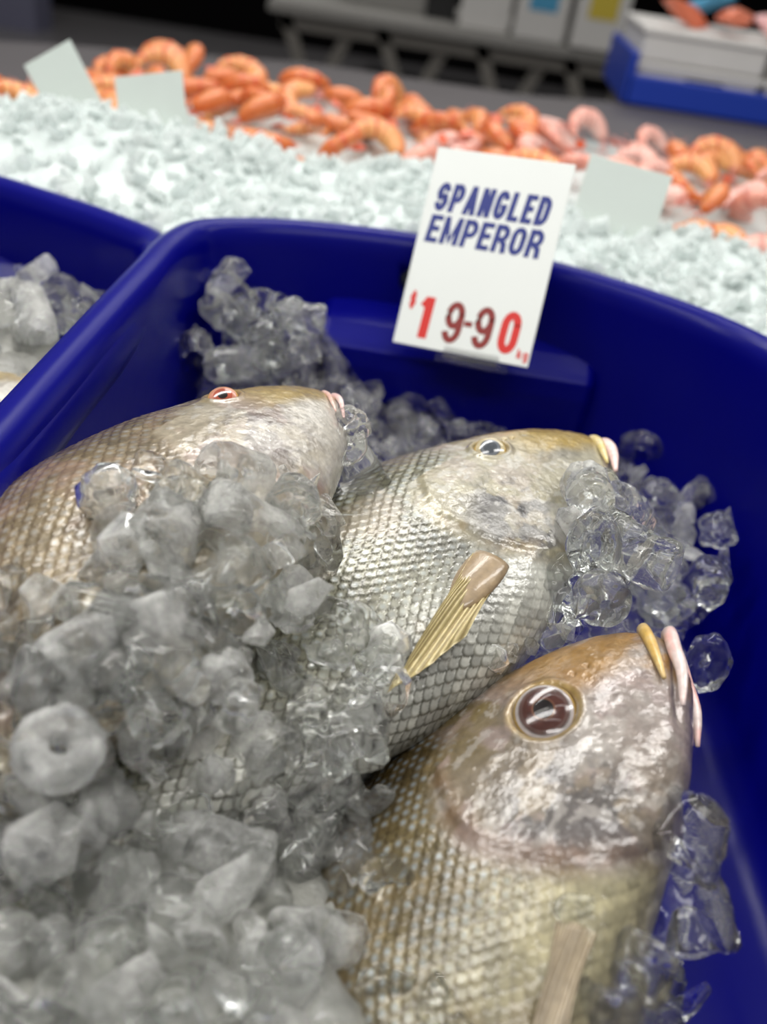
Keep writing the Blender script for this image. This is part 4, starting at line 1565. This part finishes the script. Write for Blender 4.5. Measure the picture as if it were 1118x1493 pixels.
# steel deck the whole display stands on
def prism(name, poly, z0, z1, m_, parent=None, bevel=0):
    bm = bmesh.new()
    a = [bm.verts.new((x, y, z0)) for x, y in poly]
    b_ = [bm.verts.new((x, y, z1)) for x, y in poly]
    bm.faces.new(a[::-1])
    bm.faces.new(b_)
    for i in range(len(poly)):
        j = (i + 1) % len(poly)
        bm.faces.new((a[i], a[j], b_[j], b_[i]))
    o = link(name, bmmesh(name, bm), m_, parent)
    if bevel:
        bv = o.modifiers.new('b', 'BEVEL')
        bv.width = bevel
        bv.segments = 2
        bv.limit_method = 'ANGLE'
    return o


M_STEEL = simple('brushed_steel', lc(92, 88, 90), rough=.5, metal=.3, noise=.12, nscale=3)
M_STEELD = simple('dark_cabinet', lc(62, 60, 64), rough=.6, noise=.1, nscale=3)
fe_ = [at(-260, 45, -.03), at(100, 66, -.03), at(450, 92, -.03), at(760, 138, -.03), at(905, 150, -.03)]
deck_poly = [(-1.6, -.5), (1.5, -.5), (1.9, 3.3), (.50, 3.3)] + [(float(p[0]), float(p[1])) for p in fe_[::-1]]
ctr = tag(empty('display_counter', (0, 0, -.85)), 'long grey steel counter carrying the bins, the ice bank and the prawns', 'counter')


def ctr_part(name, poly, z0, z1, m_, bv=0):
    o = prism(name, poly, z0, z1, m_, None, bv)
    o.parent = ctr
    o.matrix_parent_inverse = Matrix.Translation((0, 0, .85))
    return o


well = [(-1.5, -.4), (1.4, -.4), (1.45, 1.34), (-1.5, 1.34)]
ctr_part('well_floor', well, -.235, -.208, M_STEEL)
ctr_part('deck', [(-1.5, 1.34), (1.45, 1.34), (1.9, 3.3), (.50, 3.3)] + [(float(p[0]), float(p[1])) for p in fe_[::-1]], -.06, -.03, M_STEEL)
ctr_part('cabinet', [(-1.45, -.35), (1.35, -.35), (1.45, 1.7), (1.45, 3.0), (.6, 3.0), (.3, 2.1), (-1.5, 1.9)], -.85, -.24, M_STEELD)
sx_ = at(190, 90, -.03)
ctr_part('seam_strip', [(float(sx_[0]) - .012, 1.36), (float(sx_[0]) + .012, 1.36), (float(sx_[0]) + .012, float(sx_[1]) + .1), (float(sx_[0]) - .012, float(sx_[1]) + .1)], -.032, -.026, M_STEELD)
# bed the prawns lie on
gx, gy = np.meshgrid(np.arange(-1.3, 1.1, .02), np.arange(1.10, 1.66, .02), indexing='ij')


def prawn_bed(x, y):
    f_ = np.interp(x, FARL[:, 0], FARL[:, 1])
    return .050 * sm(1.10, 1.3, y) * sm(.04, -.06, y - f_) - .03 * sm(.0, .08, y - f_) + .03 * (fbm(x * 5, y * 5, 0, 44, 2) - .5)


XX, YY = gx, gy
o = link('crushed_ice', field_mesh('crushed_ice', np.maximum(prawn_bed(gx, gy) - .005, -.05), np.ones(gx.shape, bool), -.058, 1), M_SNOW)
XX, YY = XXb, YYb
tag(o, 'shallow ice bed beneath the orange prawns', 'ice', None, 'stuff')
random.seed(21)
pts = []
tries = 0
while len(pts) < 150 and tries < 9000:
    tries += 1
    x, y = random.uniform(-.92, .85), random.uniform(1.08, 1.60)
    if y < crest_y(x) + .035 or y > np.interp(x, FARL[:, 0], FARL[:, 1]):
        continue
    if any((x - a) ** 2 + (y - b_) ** 2 < .046 ** 2 for a, b_ in pts):
        continue
    pts.append((x, y))
    pale = fbm(x * 4 + 3, y * 4, 0, 77, 2) > .655
    me, tl_, fe = PR[3 if pale else random.randrange(3)]
    o = bpy.data.objects.new('prawn', me)
    COL.objects.link(o)
    sz = random.uniform(.028, .040)
    o.location = (x, y, float(prawn_bed(x, y)) + .008 + random.uniform(0, .012))
    o.rotation_euler = (random.uniform(-.5, .9), random.uniform(-.5, .5), random.uniform(0, 6.28))
    o.scale = (sz, sz, sz)
    tag(o, 'pale pink curled prawn lying among the orange ones' if pale else 'orange cooked prawn curled in the pile behind the ice bank', 'prawn', 'pale pink prawns' if pale else 'orange prawns in the pile')
    for nm, mm in (('tail_fan', tl_), ('feelers', fe)):
        c = bpy.data.objects.new(nm, mm)
        COL.objects.link(c)
        c.parent = o

# ------------------------------------------------------------------ the hall behind
M_FLOOR = simple('hall_floor', lc(92, 90, 92), rough=.35, noise=.15, nscale=1.5)
M_DARK = simple('dark_wall', lc(7, 6, 7), rough=.9, spec=.05)
M_GREYW = simple('grey_blue_paint', lc(92, 92, 112), rough=.6)
M_TABLE = simple('table_top', lc(138, 136, 132), rough=.5)
M_LEG = simple('table_leg', lc(118, 114, 108), rough=.5)
M_BOX = simple('white_foam', lc(205, 203, 200), rough=.8, noise=.05)
M_TUB = simple('tub_blue', lc(12, 52, 160), rough=.4)
M_YEL = simple('yellow_print', lc(200, 178, 60), rough=.6)
M_CYAN = simple('cyan_print', lc(70, 150, 190), rough=.6)
M_SALM = simple('salmon_flesh', lc(226, 120, 84), rough=.35, coat=.4, noise=.25, nscale=30)
M_PINK = simple('pink_flesh', lc(222, 170, 170), rough=.4, noise=.2, nscale=30)
M_BLK = simple('black_plastic', lc(14, 14, 16), rough=.5)


def boxo(name, c, s, m_, parent=None, rot=None, bevel=0):
    bm = bmesh.new()
    add_box(bm, c, s, rot, bevel)
    return link(name, bmmesh(name, bm), m_, parent)


struct(boxo('floor', (0, 4, -.88), (14, 12, .06), M_FLOOR))
struct(boxo('wall_back', (0, 8.4, .6), (14, .1, 3.0), M_DARK))
struct(boxo('pillar_1', (-3.72, 7.2, .3), (1.35, .3, 2.3), M_GREYW))  # grey-blue pillar at the far left of the hall
# trestle table
tb = tag(empty('trestle_table', (0, 4.5, -.85)), 'grey topped trestle table with crossed legs beyond the counter', 'table')
pL, pR = aty(395, 28, 4.5), aty(930, 88, 4.5)
L0, L1 = float(pL[0]), float(pR[0])
ztp = .715
boxo('tabletop', ((L0 + L1) / 2, .35, ztp), (L1 - L0, .9, .05), M_TABLE, tb, None, .008)
boxo('apron', ((L0 + L1) / 2, -.02, ztp - .06), (L1 - L0 - .1, .03, .06), M_LEG, tb)
for xx in (L0 + .22, L0 + .66, L1 - .55, L1 - .15):
    for sg in (-1, 1):
        boxo('leg', (xx, .0 + .02 * sg, ztp / 2 - .02), (.055, .03, ztp * 1.08), M_LEG, tb, Matrix.Rotation(sg * .42, 3, 'Y'))
boxo('stretcher', ((L0 + L1) / 2, .0, .16), (L1 - L0 - .4, .03, .05), M_LEG, tb)
dk_ = tag(boxo('black_box', (0, 0, .2), (1.1, .5, .4), M_BLK, None, None, .01), 'black box standing under the trestle table', 'crate')  # plain black box behind the table legs
dk_.location = ((L0 + L1) / 2 + .1, 5.1, -.85)
# cartons on the table
zt_ = -.85 + ztp + .025


def carton(x, y, sx, sy, sz, m_, label, panel=None, cat='carton'):
    o = tag(empty('carton', (x, y, zt_)), label, cat)
    boxo('carton_body', (0, 0, sz / 2), (sx, sy, sz), m_, o, None, .006)
    boxo('lid', (0, 0, sz + .012), (sx + .012, sy + .012, .03), m_, o, None, .006)
    if panel:
        pn = boxo('printed_panel', (0, -sy / 2 - .002, sz * .62), (sx * .55, .003, sz * .4), panel, o)
    return o


carton(.10, 4.62, .22, .3, .26, M_BOX, 'white carton with pale ribbed side standing first on the table', None)
carton(-.10, 4.72, .14, .2, .2, M_BLK, 'black bin standing on the table between the pale cartons', None, 'bin')
carton(.34, 4.55, .22, .3, .27, M_BOX, 'white carton with a light blue print on the trestle table', M_CYAN)
carton(.59, 4.52, .22, .3, .28, M_BOX, 'white carton with a yellow print at the table end', M_YEL)
carton(-.35, 4.8, .42, .3, .14, M_TABLE, 'low grey tray standing at the left end of the trestle table', None, 'tray')
# blue tub with foam trays
tub = tag(empty('blue_tub', (.80, 2.78, -.03)), 'shallow royal blue tub holding white foam trays on the counter', 'tub')
boxo('tub_floor', (0, 0, .01), (.68, .40, .02), M_TUB, tub, None, .004)
for nm, c, s_ in (('side', (0, -.20, .04), (.70, .02, .07)), ('side', (0, .20, .04), (.70, .02, .07)), ('side', (-.345, 0, .065), (.02, .42, .12)), ('side', (.345, 0, .065), (.02, .42, .12))):
    boxo(nm, c, s_, M_TUB, tub, None, .005)
k = 0
for zz in (0.025, .105):
    for xx in (-.17, .17):
        k += 1
        tr_o = tag(empty('foam_tray', (.80 + xx, 2.77, -.03 + zz)), ('upper' if zz > .05 else 'lower') + (' left' if xx < 0 else ' right') + ' white foam tray stacked in the blue tub', 'tray')
        boxo('tray_body', (0, 0, .036), (.32, .34, .072), M_BOX, tr_o, None, .008)
        boxo('tray_rim', (0, 0, .070), (.335, .355, .016), M_BOX, tr_o, None, .005)
        if zz < .05:
            boxo('hand_slot', (.02, -.172, .042), (.10, .006, .022), M_BLK, tr_o, None, .002)


def fillet(x, y, z, s_, m_, label, rz):
    me = shard_ice(60 + int(abs(x) * 100), 1.3, .8, .35, 26)
    o = link('fish_fillet', me, m_)
    o.location = (x, y, z)
    o.scale = (s_, s_, s_)
    o.rotation_euler = (random.uniform(-.4, .4), random.uniform(-.4, .4), rz)
    return tag(o, label, 'fish fillet')


fillet(.58, 2.72, .185, .065, M_SALM, 'orange fillet at the left end of the upper foam trays', .3)
fillet(.70, 2.70, .195, .070, M_SALM, 'orange fillet second from the left on the upper foam trays', 1.2)
fillet(.66, 2.85, .21, .065, M_CYAN, 'blue wrapped portion behind the orange fillets', .1)
fillet(.83, 2.72, .195, .075, M_PINK, 'pale pink fillet in the middle of the upper foam trays', .5)
fillet(.97, 2.74, .195, .075, M_PINK, 'pale pink fillet at the right end of the upper foam trays', 2.0)
fillet(.90, 2.86, .215, .07, M_SALM, 'orange fillet behind the two pale pink ones', 1.6)
